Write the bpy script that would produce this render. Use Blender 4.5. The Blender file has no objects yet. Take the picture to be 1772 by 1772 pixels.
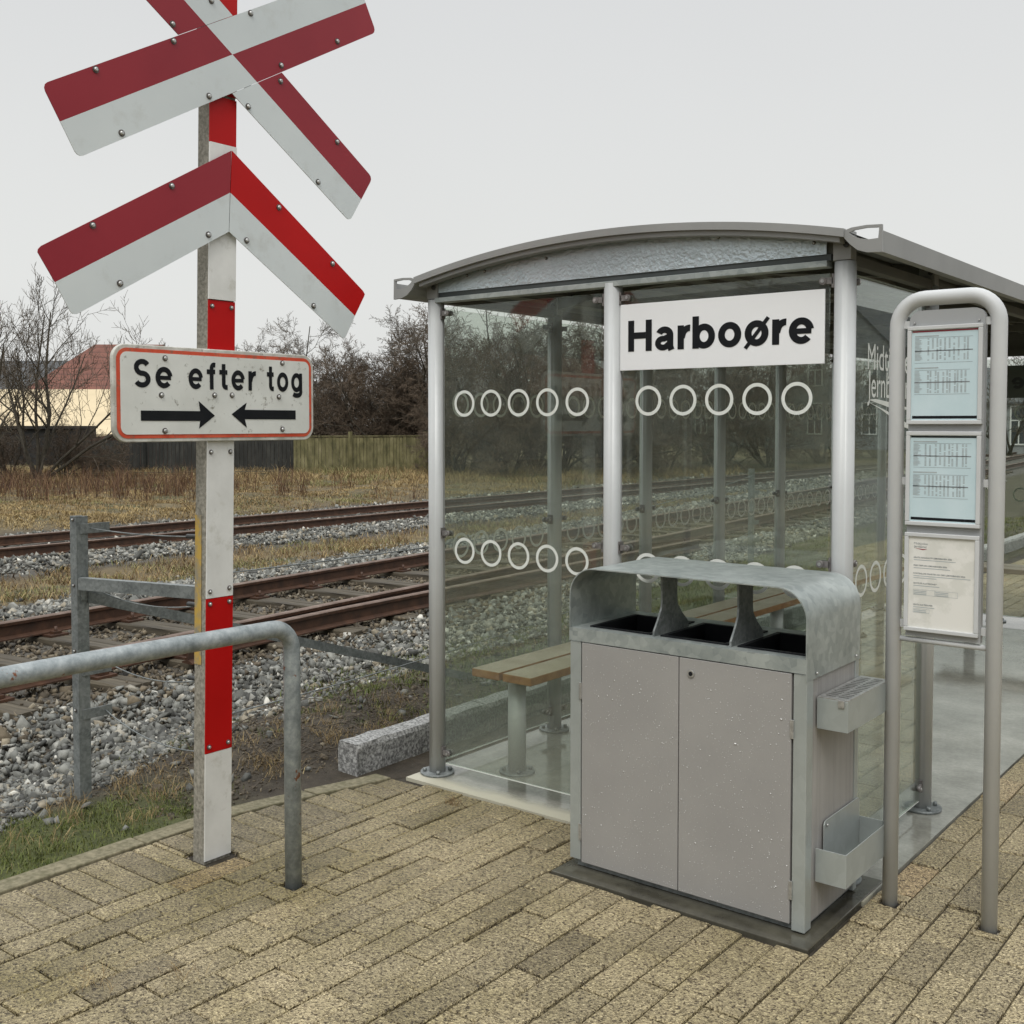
import bpy, bmesh, math, random
import numpy as np
from mathutils import Vector, Matrix
random.seed(7); RNG = np.random.default_rng(11)
S = bpy.context.scene; COL = S.collection
rad = math.radians

# ------------------------------------------------------------------ camera
F_PX, CX, CY, PITCH, CAM_H, IMG = 1900.0, 886.0, 810.0, rad(2.27), 1.6, 1772.0
YAW = math.atan(1499.0 / F_PX)
cam_d = bpy.data.cameras.new('camera'); cam = bpy.data.objects.new('camera', cam_d); COL.objects.link(cam)
cam_d.sensor_fit = 'HORIZONTAL'; cam_d.sensor_width = 36.0
cam_d.lens = 36.0 * F_PX / IMG; cam_d.shift_y = -(IMG / 2 - CY) / IMG
cam_d.clip_start = 0.05; cam_d.clip_end = 2000
cam.location = (0, 0, CAM_H); cam.rotation_euler = (rad(90) - PITCH, 0, YAW)
S.camera = cam

# ------------------------------------------------------------------ world: overcast
w = bpy.data.worlds.new('World'); S.world = w; w.use_nodes = True
nt = w.node_tree; nt.nodes.clear(); N = nt.nodes.new; L = nt.links.new
out = N('ShaderNodeOutputWorld'); bg = N('ShaderNodeBackground'); bg2 = N('ShaderNodeBackground'); add = N('ShaderNodeAddShader')
sky = N('ShaderNodeTexSky'); sky.sky_type = 'NISHITA'; sky.sun_disc = False
SUN_EL, SUN_ROT = rad(52), rad(150)
sky.sun_elevation = SUN_EL; sky.sun_rotation = SUN_ROT; sky.dust_density = 6.0
hsv = N('ShaderNodeHueSaturation'); hsv.inputs['Saturation'].default_value = 0.12
L(sky.outputs[0], hsv.inputs['Color']); L(hsv.outputs[0], bg2.inputs[0]); bg2.inputs[1].default_value = 0.012
tc = N('ShaderNodeTexCoord'); sep = N('ShaderNodeSeparateXYZ'); L(tc.outputs['Generated'], sep.inputs[0])
cr = N('ShaderNodeValToRGB'); e = cr.color_ramp
e.elements[0].position = 0.0; e.elements[0].color = (0.72, 0.725, 0.71, 1)
e.elements[1].position = 1.0; e.elements[1].color = (1.85, 1.88, 1.92, 1)
for p_, c_ in ((0.12, (0.71, 0.72, 0.705, 1)), (0.42, (0.63, 0.64, 0.65, 1)), (0.62, (1.25, 1.28, 1.31, 1))):
    q = e.elements.new(p_); q.color = c_
L(sep.outputs[2], cr.inputs[0])
nz = N('ShaderNodeTexNoise'); nz.inputs['Scale'].default_value = 1.6; nz.inputs['Detail'].default_value = 4
L(tc.outputs['Generated'], nz.inputs[0])
mr = N('ShaderNodeMapRange'); mr.inputs[3].default_value = 0.93; mr.inputs[4].default_value = 1.04; L(nz.outputs[0], mr.inputs[0])
mul = N('ShaderNodeVectorMath'); mul.operation = 'SCALE'; L(cr.outputs[0], mul.inputs[0]); L(mr.outputs[0], mul.inputs['Scale'])
L(mul.outputs[0], bg.inputs[0]); bg.inputs[1].default_value = 0.98
L(bg.outputs[0], add.inputs[0]); L(bg2.outputs[0], add.inputs[1]); L(add.outputs[0], out.inputs[0])

sun_d = bpy.data.lights.new('sun', 'SUN'); sun_d.energy = 1.1; sun_d.angle = rad(22); sun_d.color = (1, 0.96, 0.9)
sun = bpy.data.objects.new('sun', sun_d); COL.objects.link(sun)
sun.rotation_euler = (rad(38), 0, rad(25)); sun.location = (5, -5, 20)
vs = S.view_settings; vs.view_transform = 'Standard'; vs.look = 'None'; vs.exposure = 0.10; vs.gamma = 1; vs.use_curve_mapping = False
S.render.engine = 'CYCLES'
S.cycles.max_bounces = 10; S.cycles.transparent_max_bounces = 24; S.cycles.glossy_bounces = 5; S.cycles.diffuse_bounces = 4
S.cycles.caustics_reflective = False; S.cycles.caustics_refractive = False

# ------------------------------------------------------------------ measuring helper (photo measurement -> real place)
_Fv = np.array([-math.sin(YAW)*math.cos(PITCH), math.cos(YAW)*math.cos(PITCH), -math.sin(PITCH)])
_Rv = np.array([math.cos(YAW), math.sin(YAW), 0.0]); _Uv = np.cross(_Rv, _Fv)
def at(px, py, axis, v):
    d = _Fv + _Rv*(px-CX)/F_PX - _Uv*(py-CY)/F_PX
    c = np.array([0, 0, CAM_H]); t = (v-c[axis])/d[axis]
    return c + d*t
def far(px, depth, z=0.0):
    lat = (px-CX)/F_PX*depth
    return (-math.sin(YAW)*depth+math.cos(YAW)*lat, math.cos(YAW)*depth+math.sin(YAW)*lat, z)

# ------------------------------------------------------------------ materials
def newmat(name):
    m = bpy.data.materials.new(name); m.use_nodes = True; t = m.node_tree
    b = t.nodes['Principled BSDF']; return m, t, b
def noise(t, scale, detail=4, rough=0.6, coord='Object', vec=None):
    n = t.nodes.new('ShaderNodeTexNoise'); n.inputs['Scale'].default_value = scale
    n.inputs['Detail'].default_value = detail; n.inputs['Roughness'].default_value = rough
    if vec is None:
        c = t.nodes.new('ShaderNodeTexCoord'); vec = c.outputs[coord]
    t.links.new(vec, n.inputs['Vector']); return n
def ramp(t, fac, stops, interp='LINEAR'):
    r = t.nodes.new('ShaderNodeValToRGB'); r.color_ramp.interpolation = interp
    el = r.color_ramp.elements
    el[0].position, el[0].color = stops[0][0], (*stops[0][1], 1)
    el[1].position, el[1].color = stops[-1][0], (*stops[-1][1], 1)
    for p_, c_ in stops[1:-1]:
        q = el.new(p_); q.color = (*c_, 1)
    t.links.new(fac, r.inputs[0]); return r
def mixc(t, fac, a, b, mode='MIX'):
    m = t.nodes.new('ShaderNodeMix'); m.data_type = 'RGBA'; m.blend_type = mode
    for sock, v in ((m.inputs[0], fac), (m.inputs[6], a), (m.inputs[7], b)):
        if isinstance(v, (int, float)): sock.default_value = v
        elif isinstance(v, tuple): sock.default_value = (*v, 1)
        else: t.links.new(v, sock)
    return m.outputs[2]
def bump(t, b, h, strength=0.3, dist=0.01):
    n = t.nodes.new('ShaderNodeBump'); n.inputs['Strength'].default_value = strength; n.inputs['Distance'].default_value = dist
    t.links.new(h, n.inputs['Height']); t.links.new(n.outputs[0], b.inputs['Normal'])
def mat_noise(name, c1, c2, scale=20, rough=0.6, metal=0.0, bmp=0.0, bscale=None, lo=0.35, hi=0.65, detail=5, spec=0.5, dirt=None, bdist=0.004):
    m, t, b = newmat(name)
    n = noise(t, scale, detail); r = ramp(t, n.outputs[0], [(lo, c1), (hi, c2)])
    colr = r.outputs[0]
    if dirt:
        n2 = noise(t, dirt[1], 6, 0.7); r2 = ramp(t, n2.outputs[0], [(dirt[2], (0, 0, 0)), (dirt[3], (1, 1, 1))])
        colr = mixc(t, r2.outputs[0], colr, dirt[0])
    t.links.new(colr, b.inputs['Base Color'])
    b.inputs['Roughness'].default_value = rough; b.inputs['Metallic'].default_value = metal
    b.inputs['Specular IOR Level'].default_value = spec
    if bmp:
        n3 = noise(t, bscale or scale*2, 4); bump(t, b, n3.outputs[0], bmp, bdist)
    return m
def mat_galv(name, c1, c2, scale=60, metal=0.55, rough=0.42, bmp=0.08):
    m, t, b = newmat(name)
    c = t.nodes.new('ShaderNodeTexCoord')
    v = t.nodes.new('ShaderNodeTexVoronoi'); v.inputs['Scale'].default_value = scale; t.links.new(c.outputs['Object'], v.inputs['Vector'])
    sp = t.nodes.new('ShaderNodeSeparateColor'); t.links.new(v.outputs['Color'], sp.inputs[0])
    n = noise(t, scale*0.12, 6, 0.7)
    a = t.nodes.new('ShaderNodeMath'); a.operation = 'MULTIPLY_ADD'; a.inputs[1].default_value = 0.25
    t.links.new(sp.outputs[0], a.inputs[0]); t.links.new(n.outputs[0], a.inputs[2])
    r = ramp(t, a.outputs[0], [(0.4, c1), (0.82, c2)])
    t.links.new(r.outputs[0], b.inputs['Base Color'])
    b.inputs['Metallic'].default_value = metal; b.inputs['Roughness'].default_value = rough
    n3 = noise(t, scale*1.2, 3); bump(t, b, n3.outputs[0], bmp, 0.003)
    return m
M = {}
M['galv'] = mat_galv('galvanised', (0.27, 0.305, 0.30), (0.46, 0.50, 0.48), 38, 0.45)
M['galv_plain'] = mat_galv('galvanised_sheet', (0.36, 0.39, 0.375), (0.42, 0.455, 0.44), 24, 0.4, 0.4, 0.03)
M['galv_dark'] = mat_galv('galvanised_dull', (0.13, 0.145, 0.145), (0.27, 0.29, 0.285), 90, 0.4, 0.5)
M['galv_hoop'] = mat_galv('galvanised_weathered', (0.17, 0.19, 0.19), (0.36, 0.39, 0.39), 45, 0.4, 0.5)
M['alu'] = mat_noise('powder_aluminium', (0.49, 0.505, 0.50), (0.55, 0.565, 0.56), 3, 0.45, 0.12, spec=0.5)
M['alu_post'] = mat_noise('grey_powder_coat', (0.50, 0.512, 0.51), (0.55, 0.56, 0.555), 4, 0.45, 0.0, dirt=((0.6, 0.6, 0.6), 160, 0.70, 0.76))
M['frame_grey'] = mat_noise('grey_panel', (0.31, 0.318, 0.32), (0.345, 0.353, 0.355), 5, 0.45, 0.0, dirt=((0.5, 0.5, 0.5), 180, 0.70, 0.76))
M['door'] = mat_noise('warm_grey_sheet', (0.305, 0.298, 0.286), (0.335, 0.327, 0.312), 3, 0.45, 0.1)
M['door_dark'] = mat_noise('dark_gap', (0.02, 0.02, 0.02), (0.03, 0.03, 0.03), 5, 0.8)
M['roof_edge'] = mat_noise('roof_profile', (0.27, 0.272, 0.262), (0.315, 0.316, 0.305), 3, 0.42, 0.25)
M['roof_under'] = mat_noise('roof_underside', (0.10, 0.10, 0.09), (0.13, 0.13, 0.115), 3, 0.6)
M['dark_steel'] = mat_noise('dark_steel', (0.05, 0.055, 0.055), (0.09, 0.09, 0.09), 20, 0.45, 0.5)
M['bolt'] = mat_noise('bolt_steel', (0.35, 0.35, 0.34), (0.55, 0.55, 0.53), 60, 0.35, 0.7)
M['washer'] = mat_noise('washer_grime', (0.05, 0.045, 0.04), (0.16, 0.14, 0.13), 90, 0.6, 0.2)
M['clamp'] = mat_noise('clamp_metal', (0.15, 0.14, 0.135), (0.24, 0.225, 0.215), 60, 0.45, 0.3)
M['white_sign'] = mat_noise('white_sheet', (0.80, 0.81, 0.82), (0.85, 0.86, 0.87), 2, 0.35)
M['cross_white'] = mat_noise('reflective_white', (0.56, 0.60, 0.60), (0.62, 0.66, 0.655), 1.5, 0.4, dirt=((0.5, 0.52, 0.50), 9, 0.55, 0.8))
M['red_sheen'] = mat_noise('sheen_red', (0.235, 0.010, 0.020), (0.27, 0.014, 0.024), 2, 0.45, spec=0.4)  # same red paint, muted because the sky's sheen is put into the colour
M['red'] = mat_noise('strong_red', (0.40, 0.001, 0.001), (0.45, 0.002, 0.002), 3, 0.5, spec=0.25)
M['post_white'] = mat_noise('dirty_white', (0.62, 0.62, 0.59), (0.74, 0.74, 0.71), 5, 0.5, dirt=((0.45, 0.44, 0.38), 14, 0.56, 0.8))
M['plate_white'] = mat_noise('worn_white_plate', (0.58, 0.59, 0.55), (0.68, 0.69, 0.65), 5, 0.42, dirt=((0.20, 0.19, 0.15), 30, 0.60, 0.70))
M['plate_red'] = mat_noise('worn_red_border', (0.52, 0.055, 0.02), (0.62, 0.10, 0.045), 18, 0.5, dirt=((0.25, 0.10, 0.06), 40, 0.55, 0.68))
M['plate_rim'] = mat_noise('grimy_rim', (0.38, 0.37, 0.32), (0.62, 0.61, 0.56), 14, 0.5, dirt=((0.10, 0.09, 0.07), 30, 0.58, 0.72))
M['black'] = mat_noise('black_paint', (0.008, 0.009, 0.011), (0.013, 0.014, 0.016), 10, 0.5, spec=0.15)
M['concrete_post'] = mat_noise('pole_concrete', (0.16, 0.15, 0.12), (0.33, 0.31, 0.26), 70, 0.85, bmp=0.4, bscale=140)
M['yellow'] = mat_noise('worn_yellow', (0.24, 0.215, 0.155), (0.44, 0.29, 0.06), 22, 0.8, lo=0.40, hi=0.58)
M['mark_white'] = mat_noise('glass_marking', (0.66, 0.69, 0.64), (0.72, 0.74, 0.70), 20, 0.5)
M['wood_bench'] = mat_noise('bench_wood', (0.37, 0.31, 0.22), (0.47, 0.41, 0.31), 6, 0.6, bmp=0.15, bscale=40)
M['wood_end'] = mat_noise('bench_wood_edge', (0.28, 0.13, 0.05), (0.40, 0.22, 0.09), 14, 0.6)
M['paper_blue'] = mat_noise('blue_timetable_paper', (0.50, 0.63, 0.66), (0.56, 0.68, 0.71), 8, 0.3)
M['paper_white'] = mat_noise('notice_paper', (0.66, 0.655, 0.60), (0.74, 0.73, 0.68), 12, 0.3, lo=0.42, hi=0.5)
M['ink'] = mat_noise('print_grey', (0.17, 0.19, 0.20), (0.25, 0.27, 0.28), 30, 0.5)
M['ink_light'] = mat_noise('print_light', (0.33, 0.37, 0.38), (0.40, 0.45, 0.46), 30, 0.5)
M['ink_red'] = mat_noise('print_red', (0.25, 0.02, 0.03), (0.32, 0.03, 0.05), 10, 0.5)
M['drop'] = mat_noise('water_drop_glint', (0.50, 0.50, 0.48), (0.66, 0.66, 0.64), 50, 0.12, 0.2)  # pale grey base colour stands in for the bright highlights on the drops
M['granite'] = mat_noise('granite', (0.14, 0.14, 0.135), (0.46, 0.46, 0.44), 75, 0.8, bmp=0.7, bscale=60, lo=0.4, hi=0.62, bdist=0.01)
M['kerb'] = mat_noise('edging_concrete', (0.12, 0.108, 0.062), (0.24, 0.212, 0.135), 45, 0.85, bmp=0.4, bscale=120, dirt=((0.10, 0.095, 0.045), 7, 0.5, 0.72))
M['plinth'] = mat_noise('wet_plinth', (0.050, 0.047, 0.036), (0.095, 0.09, 0.068), 9, 0.18, bmp=0.1, bscale=40)
M['tile_red'] = None
M['bark'] = mat_noise('bark', (0.035, 0.03, 0.022), (0.075, 0.065, 0.045), 12, 0.85)
M['twig'] = mat_noise('twigs', (0.070, 0.056, 0.040), (0.13, 0.105, 0.076), 3, 0.85)
M['twig2'] = mat_noise('reddish_twigs', (0.075, 0.055, 0.037), (0.135, 0.098, 0.065), 2, 0.85)

def mat_glass(name, tint=(0.885, 0.91, 0.88), haze=0.042):
    m = bpy.data.materials.new(name); m.use_nodes = True; t = m.node_tree; t.nodes.clear()
    o = t.nodes.new('ShaderNodeOutputMaterial'); tr = t.nodes.new('ShaderNodeBsdfTransparent'); gl = t.nodes.new('ShaderNodeBsdfGlossy')
    df = t.nodes.new('ShaderNodeBsdfDiffuse'); lw = t.nodes.new('ShaderNodeLayerWeight'); mx = t.nodes.new('ShaderNodeMixShader'); mx2 = t.nodes.new('ShaderNodeMixShader')
    lw.inputs[0].default_value = 0.5
    pw = t.nodes.new('ShaderNodeMath'); pw.operation = 'POWER'; pw.inputs[1].default_value = 4.2; t.links.new(lw.outputs['Facing'], pw.inputs[0])
    ma = t.nodes.new('ShaderNodeMath'); ma.operation = 'MULTIPLY_ADD'; ma.inputs[1].default_value = 0.90; ma.inputs[2].default_value = 0.045; t.links.new(pw.outputs[0], ma.inputs[0])
    tr.inputs[0].default_value = (*tint, 1); gl.inputs['Roughness'].default_value = 0.0; gl.inputs[0].default_value = (0.95, 1.0, 0.97, 1)
    df.inputs[0].default_value = (0.46, 0.48, 0.44, 1)
    n = noise(t, 2.2, 5, 0.7); r = ramp(t, n.outputs[0], [(0.35, (haze*0.5,)*3), (0.75, (haze*1.8,)*3)])
    tcz = t.nodes.new('ShaderNodeTexCoord'); sz = t.nodes.new('ShaderNodeSeparateXYZ'); t.links.new(tcz.outputs['Object'], sz.inputs[0])
    mz = t.nodes.new('ShaderNodeMapRange'); mz.inputs[1].default_value = 0.45; mz.inputs[2].default_value = 0.05; mz.inputs[3].default_value = 1.0; mz.inputs[4].default_value = 3.0; t.links.new(sz.outputs[2], mz.inputs[0])
    hm_ = t.nodes.new('ShaderNodeMath'); hm_.operation = 'MULTIPLY'; t.links.new(r.outputs[0], hm_.inputs[0]); t.links.new(mz.outputs[0], hm_.inputs[1])
    t.links.new(hm_.outputs[0], mx2.inputs[0]); t.links.new(tr.outputs[0], mx2.inputs[1]); t.links.new(df.outputs[0], mx2.inputs[2])
    t.links.new(ma.outputs[0], mx.inputs[0]); t.links.new(mx2.outputs[0], mx.inputs[1]); t.links.new(gl.outputs[0], mx.inputs[2])
    t.links.new(mx.outputs[0], o.inputs[0]); return m
M['glass'] = mat_glass('shelter_glass')

def mat_rust(name, c1, c2, c3):
    m, t, b = newmat(name)
    n = noise(t, 9, 6, 0.7); r = ramp(t, n.outputs[0], [(0.3, c1), (0.5, c2), (0.7, c3)])
    t.links.new(r.outputs[0], b.inputs['Base Color']); b.inputs['Roughness'].default_value = 0.55
    n2 = noise(t, 60, 4); bump(t, b, n2.outputs[0], 0.3, 0.003); return m
M['rail'] = mat_rust('rail_rust', (0.032, 0.016, 0.009), (0.060, 0.028, 0.015), (0.10, 0.048, 0.026))
M['rail_top'] = mat_rust('rail_head', (0.075, 0.042, 0.027), (0.12, 0.075, 0.052), (0.19, 0.14, 0.11))

def mat_attr(name, stops, rough=0.8, nscale=60, namt=0.5, bmp=0.3, attr='tone', trans=0.0):
    m, t, b = newmat(name)
    a = t.nodes.new('ShaderNodeAttribute'); a.attribute_name = attr
    r = ramp(t, a.outputs['Fac'], stops)
    n = noise(t, nscale, 4); rr = ramp(t, n.outputs[0], [(0.25, (1-namt,)*3), (0.75, (1+namt*0.6,)*3)])
    c = mixc(t, 1.0, r.outputs[0], rr.outputs[0], 'MULTIPLY')
    t.links.new(c, b.inputs['Base Color']); b.inputs['Roughness'].default_value = rough
    if bmp: bump(t, b, n.outputs[0], bmp, 0.004)
    return m
M['stone'] = mat_attr('ballast_stone', [(0, (0.050, 0.050, 0.044)), (0.3, (0.115, 0.116, 0.103)), (0.5, (0.185, 0.187, 0.166)), (0.72, (0.30, 0.298, 0.265)), (0.82, (0.26, 0.22, 0.15)), (0.93, (0.43, 0.42, 0.37)), (1, (0.62, 0.60, 0.53))], 0.75, 30, 0.35)
M['stone_brown'] = mat_attr('rusty_ballast_stone', [(0, (0.055, 0.045, 0.03)), (0.5, (0.12, 0.095, 0.062)), (0.85, (0.19, 0.155, 0.10)), (1, (0.30, 0.27, 0.21))], 0.8, 30, 0.35)
M['grass_green'] = mat_attr('short_green_grass', [(0, (0.060, 0.085, 0.012)), (0.5, (0.115, 0.142, 0.022)), (0.8, (0.15, 0.155, 0.04)), (1, (0.26, 0.20, 0.09))], 0.7, 5, 0.25, 0)
M['grass_dry'] = mat_attr('dry_grass', [(0, (0.11, 0.066, 0.028)), (0.3, (0.21, 0.14, 0.060)), (0.65, (0.36, 0.265, 0.115)), (0.88, (0.46, 0.36, 0.18)), (1, (0.15, 0.165, 0.045))], 0.75, 3, 0.3, 0)
M['weed'] = mat_attr('brown_weeds', [(0, (0.05, 0.025, 0.015)), (0.6, (0.12, 0.06, 0.03)), (1, (0.24, 0.15, 0.07))], 0.8, 3, 0.3, 0)
# paving stones: aggregate speckle
def mat_paver():
    m, t, b = newmat('aggregate_paver')
    tcn = t.nodes.new('ShaderNodeTexCoord'); P = tcn.outputs['Object']
    a = t.nodes.new('ShaderNodeAttribute'); a.attribute_name = 'tone'
    base = ramp(t, a.outputs['Fac'], [(0, (0.225, 0.188, 0.115)), (0.35, (0.305, 0.257, 0.157)), (0.7, (0.375, 0.315, 0.192)), (0.92, (0.415, 0.348, 0.215)), (1, (0.395, 0.302, 0.175))])
    v = t.nodes.new('ShaderNodeTexVoronoi'); v.inputs['Scale'].default_value = 165; t.links.new(P, v.inputs['Vector'])
    sp = t.nodes.new('ShaderNodeSeparateColor'); t.links.new(v.outputs['Color'], sp.inputs[0])
    g = ramp(t, sp.outputs[0], [(0.0, (0.40, 0.36, 0.30)), (0.10, (0.62, 0.60, 0.55)), (0.32, (0.9, 0.88, 0.86)), (0.72, (1.1, 1.08, 1.02)), (0.93, (1.4, 1.4, 1.35)), (1.0, (1.8, 1.8, 1.8))])
    c = mixc(t, 1.0, base.outputs[0], g.outputs[0], 'MULTIPLY')
    n = noise(t, 95, 3, 0.62); pit = ramp(t, n.outputs[0], [(0.37, (0.12, 0.085, 0.05)), (0.46, (1, 1, 1))])
    c = mixc(t, 0.92, c, pit.outputs[0], 'MULTIPLY')
    n2 = noise(t, 1.4, 5, 0.65); al = ramp(t, n2.outputs[0], [(0.42, (0, 0, 0)), (0.62, (1, 1, 1))])
    sepx = t.nodes.new('ShaderNodeSeparateXYZ'); t.links.new(P, sepx.inputs[0])
    mrx = t.nodes.new('ShaderNodeMapRange'); mrx.inputs[1].default_value = -0.8; mrx.inputs[2].default_value = -3.4; mrx.inputs[3].default_value = 0.35; mrx.inputs[4].default_value = 1.0
    t.links.new(sepx.outputs[0], mrx.inputs[0])
    fm = t.nodes.new('ShaderNodeMath'); fm.operation = 'MULTIPLY'; t.links.new(al.outputs[0], fm.inputs[0]); t.links.new(mrx.outputs[0], fm.inputs[1])
    moss = mixc(t, 1.0, c, (0.54, 0.53, 0.38), 'MULTIPLY')
    c = mixc(t, fm.outputs[0], c, moss)
    t.links.new(c, b.inputs['Base Color']); b.inputs['Roughness'].default_value = 0.5
    hm = t.nodes.new('ShaderNodeMath'); hm.operation = 'ADD'; t.links.new(v.outputs['Distance'], hm.inputs[0]); t.links.new(n.outputs[0], hm.inputs[1])
    bump(t, b, hm.outputs[0], 0.8, 0.008); return m
M['paver'] = mat_paver()
def mat_slab():
    m, t, b = newmat('wet_concrete')
    tcn = t.nodes.new('ShaderNodeTexCoord'); P = tcn.outputs['Object']
    n = noise(t, 3.0, 6, 0.65); n2 = noise(t, 60, 3)
    c = ramp(t, n.outputs[0], [(0.35, (0.18, 0.178, 0.150)), (0.55, (0.28, 0.278, 0.24)), (0.7, (0.37, 0.365, 0.32))])
    s = ramp(t, n2.outputs[0], [(0.3, (0.85, 0.85, 0.85)), (0.7, (1.1, 1.1, 1.1))])
    c2 = mixc(t, 1.0, c.outputs[0], s.outputs[0], 'MULTIPLY')
    sx = t.nodes.new('ShaderNodeSeparateXYZ'); t.links.new(P, sx.inputs[0])
    # paler, rougher strip along the front edge
    ny = noise(t, 4.0, 4, 0.6); ad = t.nodes.new('ShaderNodeMath'); ad.operation = 'MULTIPLY_ADD'; ad.inputs[1].default_value = 0.10
    t.links.new(ny.outputs[0], ad.inputs[0]); t.links.new(sx.outputs[1], ad.inputs[2])
    st = ramp(t, ad.outputs[0], [(0.0, (0, 0, 0)), (1, (0, 0, 0))])
    mrr = t.nodes.new('ShaderNodeMapRange'); mrr.inputs[1].default_value = 3.735; mrr.inputs[2].default_value = 3.665; mrr.inputs[3].default_value = 0; mrr.inputs[4].default_value = 1
    t.links.new(ad.outputs[0], mrr.inputs[0])
    c3 = mixc(t, mrr.outputs[0], c2, (0.46, 0.44, 0.34))
    t.links.new(c3, b.inputs['Base Color'])
    nr = noise(t, 1.3, 4, 0.6); rr = ramp(t, nr.outputs[0], [(0.36, (0.04,)*3), (0.55, (0.10,)*3), (0.70, (0.30,)*3)])
    rmx = mixc(t, mrr.outputs[0], rr.outputs[0], (0.6, 0.6, 0.6))
    t.links.new(rmx, b.inputs['Roughness']); b.inputs['Specular IOR Level'].default_value = 0.9
    bump(t, b, n2.outputs[0], 0.05, 0.002); return m
M['slab'] = mat_slab()
def mat_ground():
    m, t, b = newmat('ground')
    g = t.nodes.new('ShaderNodeNewGeometry')
    def A(nm):
        a = t.nodes.new('ShaderNodeAttribute'); a.attribute_name = nm; return a.outputs['Fac']
    n1 = noise(t, 9, 8, 0.7, vec=g.outputs['Position']); n2 = noise(t, 70, 5, 0.7, vec=g.outputs['Position'])
    soil = ramp(t, n1.outputs[0], [(0.3, (0.035, 0.027, 0.018)), (0.55, (0.065, 0.052, 0.035)), (0.75, (0.12, 0.10, 0.07))])
    sp = ramp(t, n2.outputs[0], [(0.66, (0, 0, 0)), (0.72, (1, 1, 1))])
    soilc = mixc(t, sp.outputs[0], soil.outputs[0], (0.24, 0.23, 0.20))
    green = ramp(t, n2.outputs[0], [(0.3, (0.035, 0.048, 0.012)), (0.7, (0.11, 0.12, 0.03))])
    dry = ramp(t, n2.outputs[0], [(0.3, (0.10, 0.075, 0.035)), (0.7, (0.24, 0.18, 0.085))])
    grav = ramp(t, n2.outputs[0], [(0.35, (0.035, 0.03, 0.024)), (0.5, (0.085, 0.078, 0.065)), (0.68, (0.20, 0.19, 0.165))])
    c = mixc(t, A('green'), soilc, green.outputs[0]); c = mixc(t, A('dry'), c, dry.outputs[0]); c = mixc(t, A('gravel'), c, grav.outputs[0])
    n4 = noise(t, 3.5, 8, 0.75, vec=g.outputs['Position']); mo = ramp(t, n4.outputs[0], [(0.35, (0.5, 0.48, 0.42)), (0.62, (1.05, 1.05, 1.05))]); c = mixc(t, 1.0, c, mo.outputs[0], 'MULTIPLY')
    t.links.new(c, b.inputs['Base Color']); b.inputs['Roughness'].default_value = 0.9
    bump(t, b, n2.outputs[0], 0.6, 0.02); return m
M['ground'] = mat_ground()
def mat_planks(name, c1, c2, c3, freq, axis=0, rough=0.8):
    m, t, b = newmat(name)
    tcn = t.nodes.new('ShaderNodeTexCoord'); mp = t.nodes.new('ShaderNodeMapping')
    sc = [2.0, 2.0, 2.0]; sc[axis] = freq; mp.inputs['Scale'].default_value = sc
    t.links.new(tcn.outputs['Object'], mp.inputs[0])
    n = noise(t, 1.0, 4, 0.6, vec=mp.outputs[0]); n2 = noise(t, 1.5, 4)
    r = ramp(t, n.outputs[0], [(0.3, c1), (0.52, c2), (0.72, c3)])
    s = ramp(t, n2.outputs[0], [(0.3, (0.8,)*3), (0.7, (1.15,)*3)])
    t.links.new(mixc(t, 1.0, r.outputs[0], s.outputs[0], 'MULTIPLY'), b.inputs['Base Color'])
    b.inputs['Roughness'].default_value = rough; bump(t, b, n.outputs[0], 0.3, 0.01); return m
M['fence_pale'] = mat_planks('weathered_fence', (0.075, 0.072, 0.028), (0.17, 0.155, 0.070), (0.26, 0.235, 0.125), 9)
M['fence_dark'] = mat_planks('dark_fence', (0.014, 0.015, 0.013), (0.028, 0.029, 0.025), (0.055, 0.055, 0.047), 9)
M['fence_mid'] = mat_planks('low_fence_wood', (0.06, 0.05, 0.03), (0.10, 0.085, 0.05), (0.15, 0.13, 0.085), 9)
M['shed'] = mat_planks('black_shed', (0.008, 0.008, 0.008), (0.015, 0.015, 0.014), (0.03, 0.028, 0.026), 6)
M['side'] = mat_planks('ribbed_side_sheet', (0.27, 0.262, 0.25), (0.315, 0.306, 0.29), (0.36, 0.35, 0.335), 55, 1, 0.45)
M['side'].node_tree.nodes['Mapping'].inputs['Scale'].default_value = (1, 55, 1.2)
M['sleeper'] = mat_planks('sleeper_wood', (0.032, 0.026, 0.017), (0.070, 0.058, 0.038), (0.12, 0.10, 0.068), 3, 0)
M['sleeper'].node_tree.nodes['Mapping'].inputs['Scale'].default_value = (1.5, 22, 22)
def mat_tiles(name, c1, c2, rows, cols):
    m, t, b = newmat(name)
    tcn = t.nodes.new('ShaderNodeTexCoord')
    n = noise(t, 1.2, 5, 0.7); r = ramp(t, n.outputs[0], [(0.3, c1), (0.7, c2)])
    wv = t.nodes.new('ShaderNodeTexWave'); wv.bands_direction = 'Z'; wv.wave_profile = 'SAW'; wv.inputs['Scale'].default_value = rows
    t.links.new(tcn.outputs['Object'], wv.inputs[0])
    s = ramp(t, wv.outputs[1], [(0.0, (0.6,)*3), (0.25, (1.0,)*3), (1, (1.08,)*3)])
    t.links.new(mixc(t, 1.0, r.outputs[0], s.outputs[0], 'MULTIPLY'), b.inputs['Base Color'])
    b.inputs['Roughness'].default_value = 0.8; bump(t, b, wv.outputs[1], 0.6, 0.05); return m
M['tile_red'] = mat_tiles('red_roof_tiles', (0.115, 0.042, 0.028), (0.17, 0.066, 0.043), 0.95, 4)
M['beige_roof'] = mat_noise('beige_sheet_roof', (0.50, 0.41, 0.255), (0.60, 0.49, 0.31), 0.5, 0.7)
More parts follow.
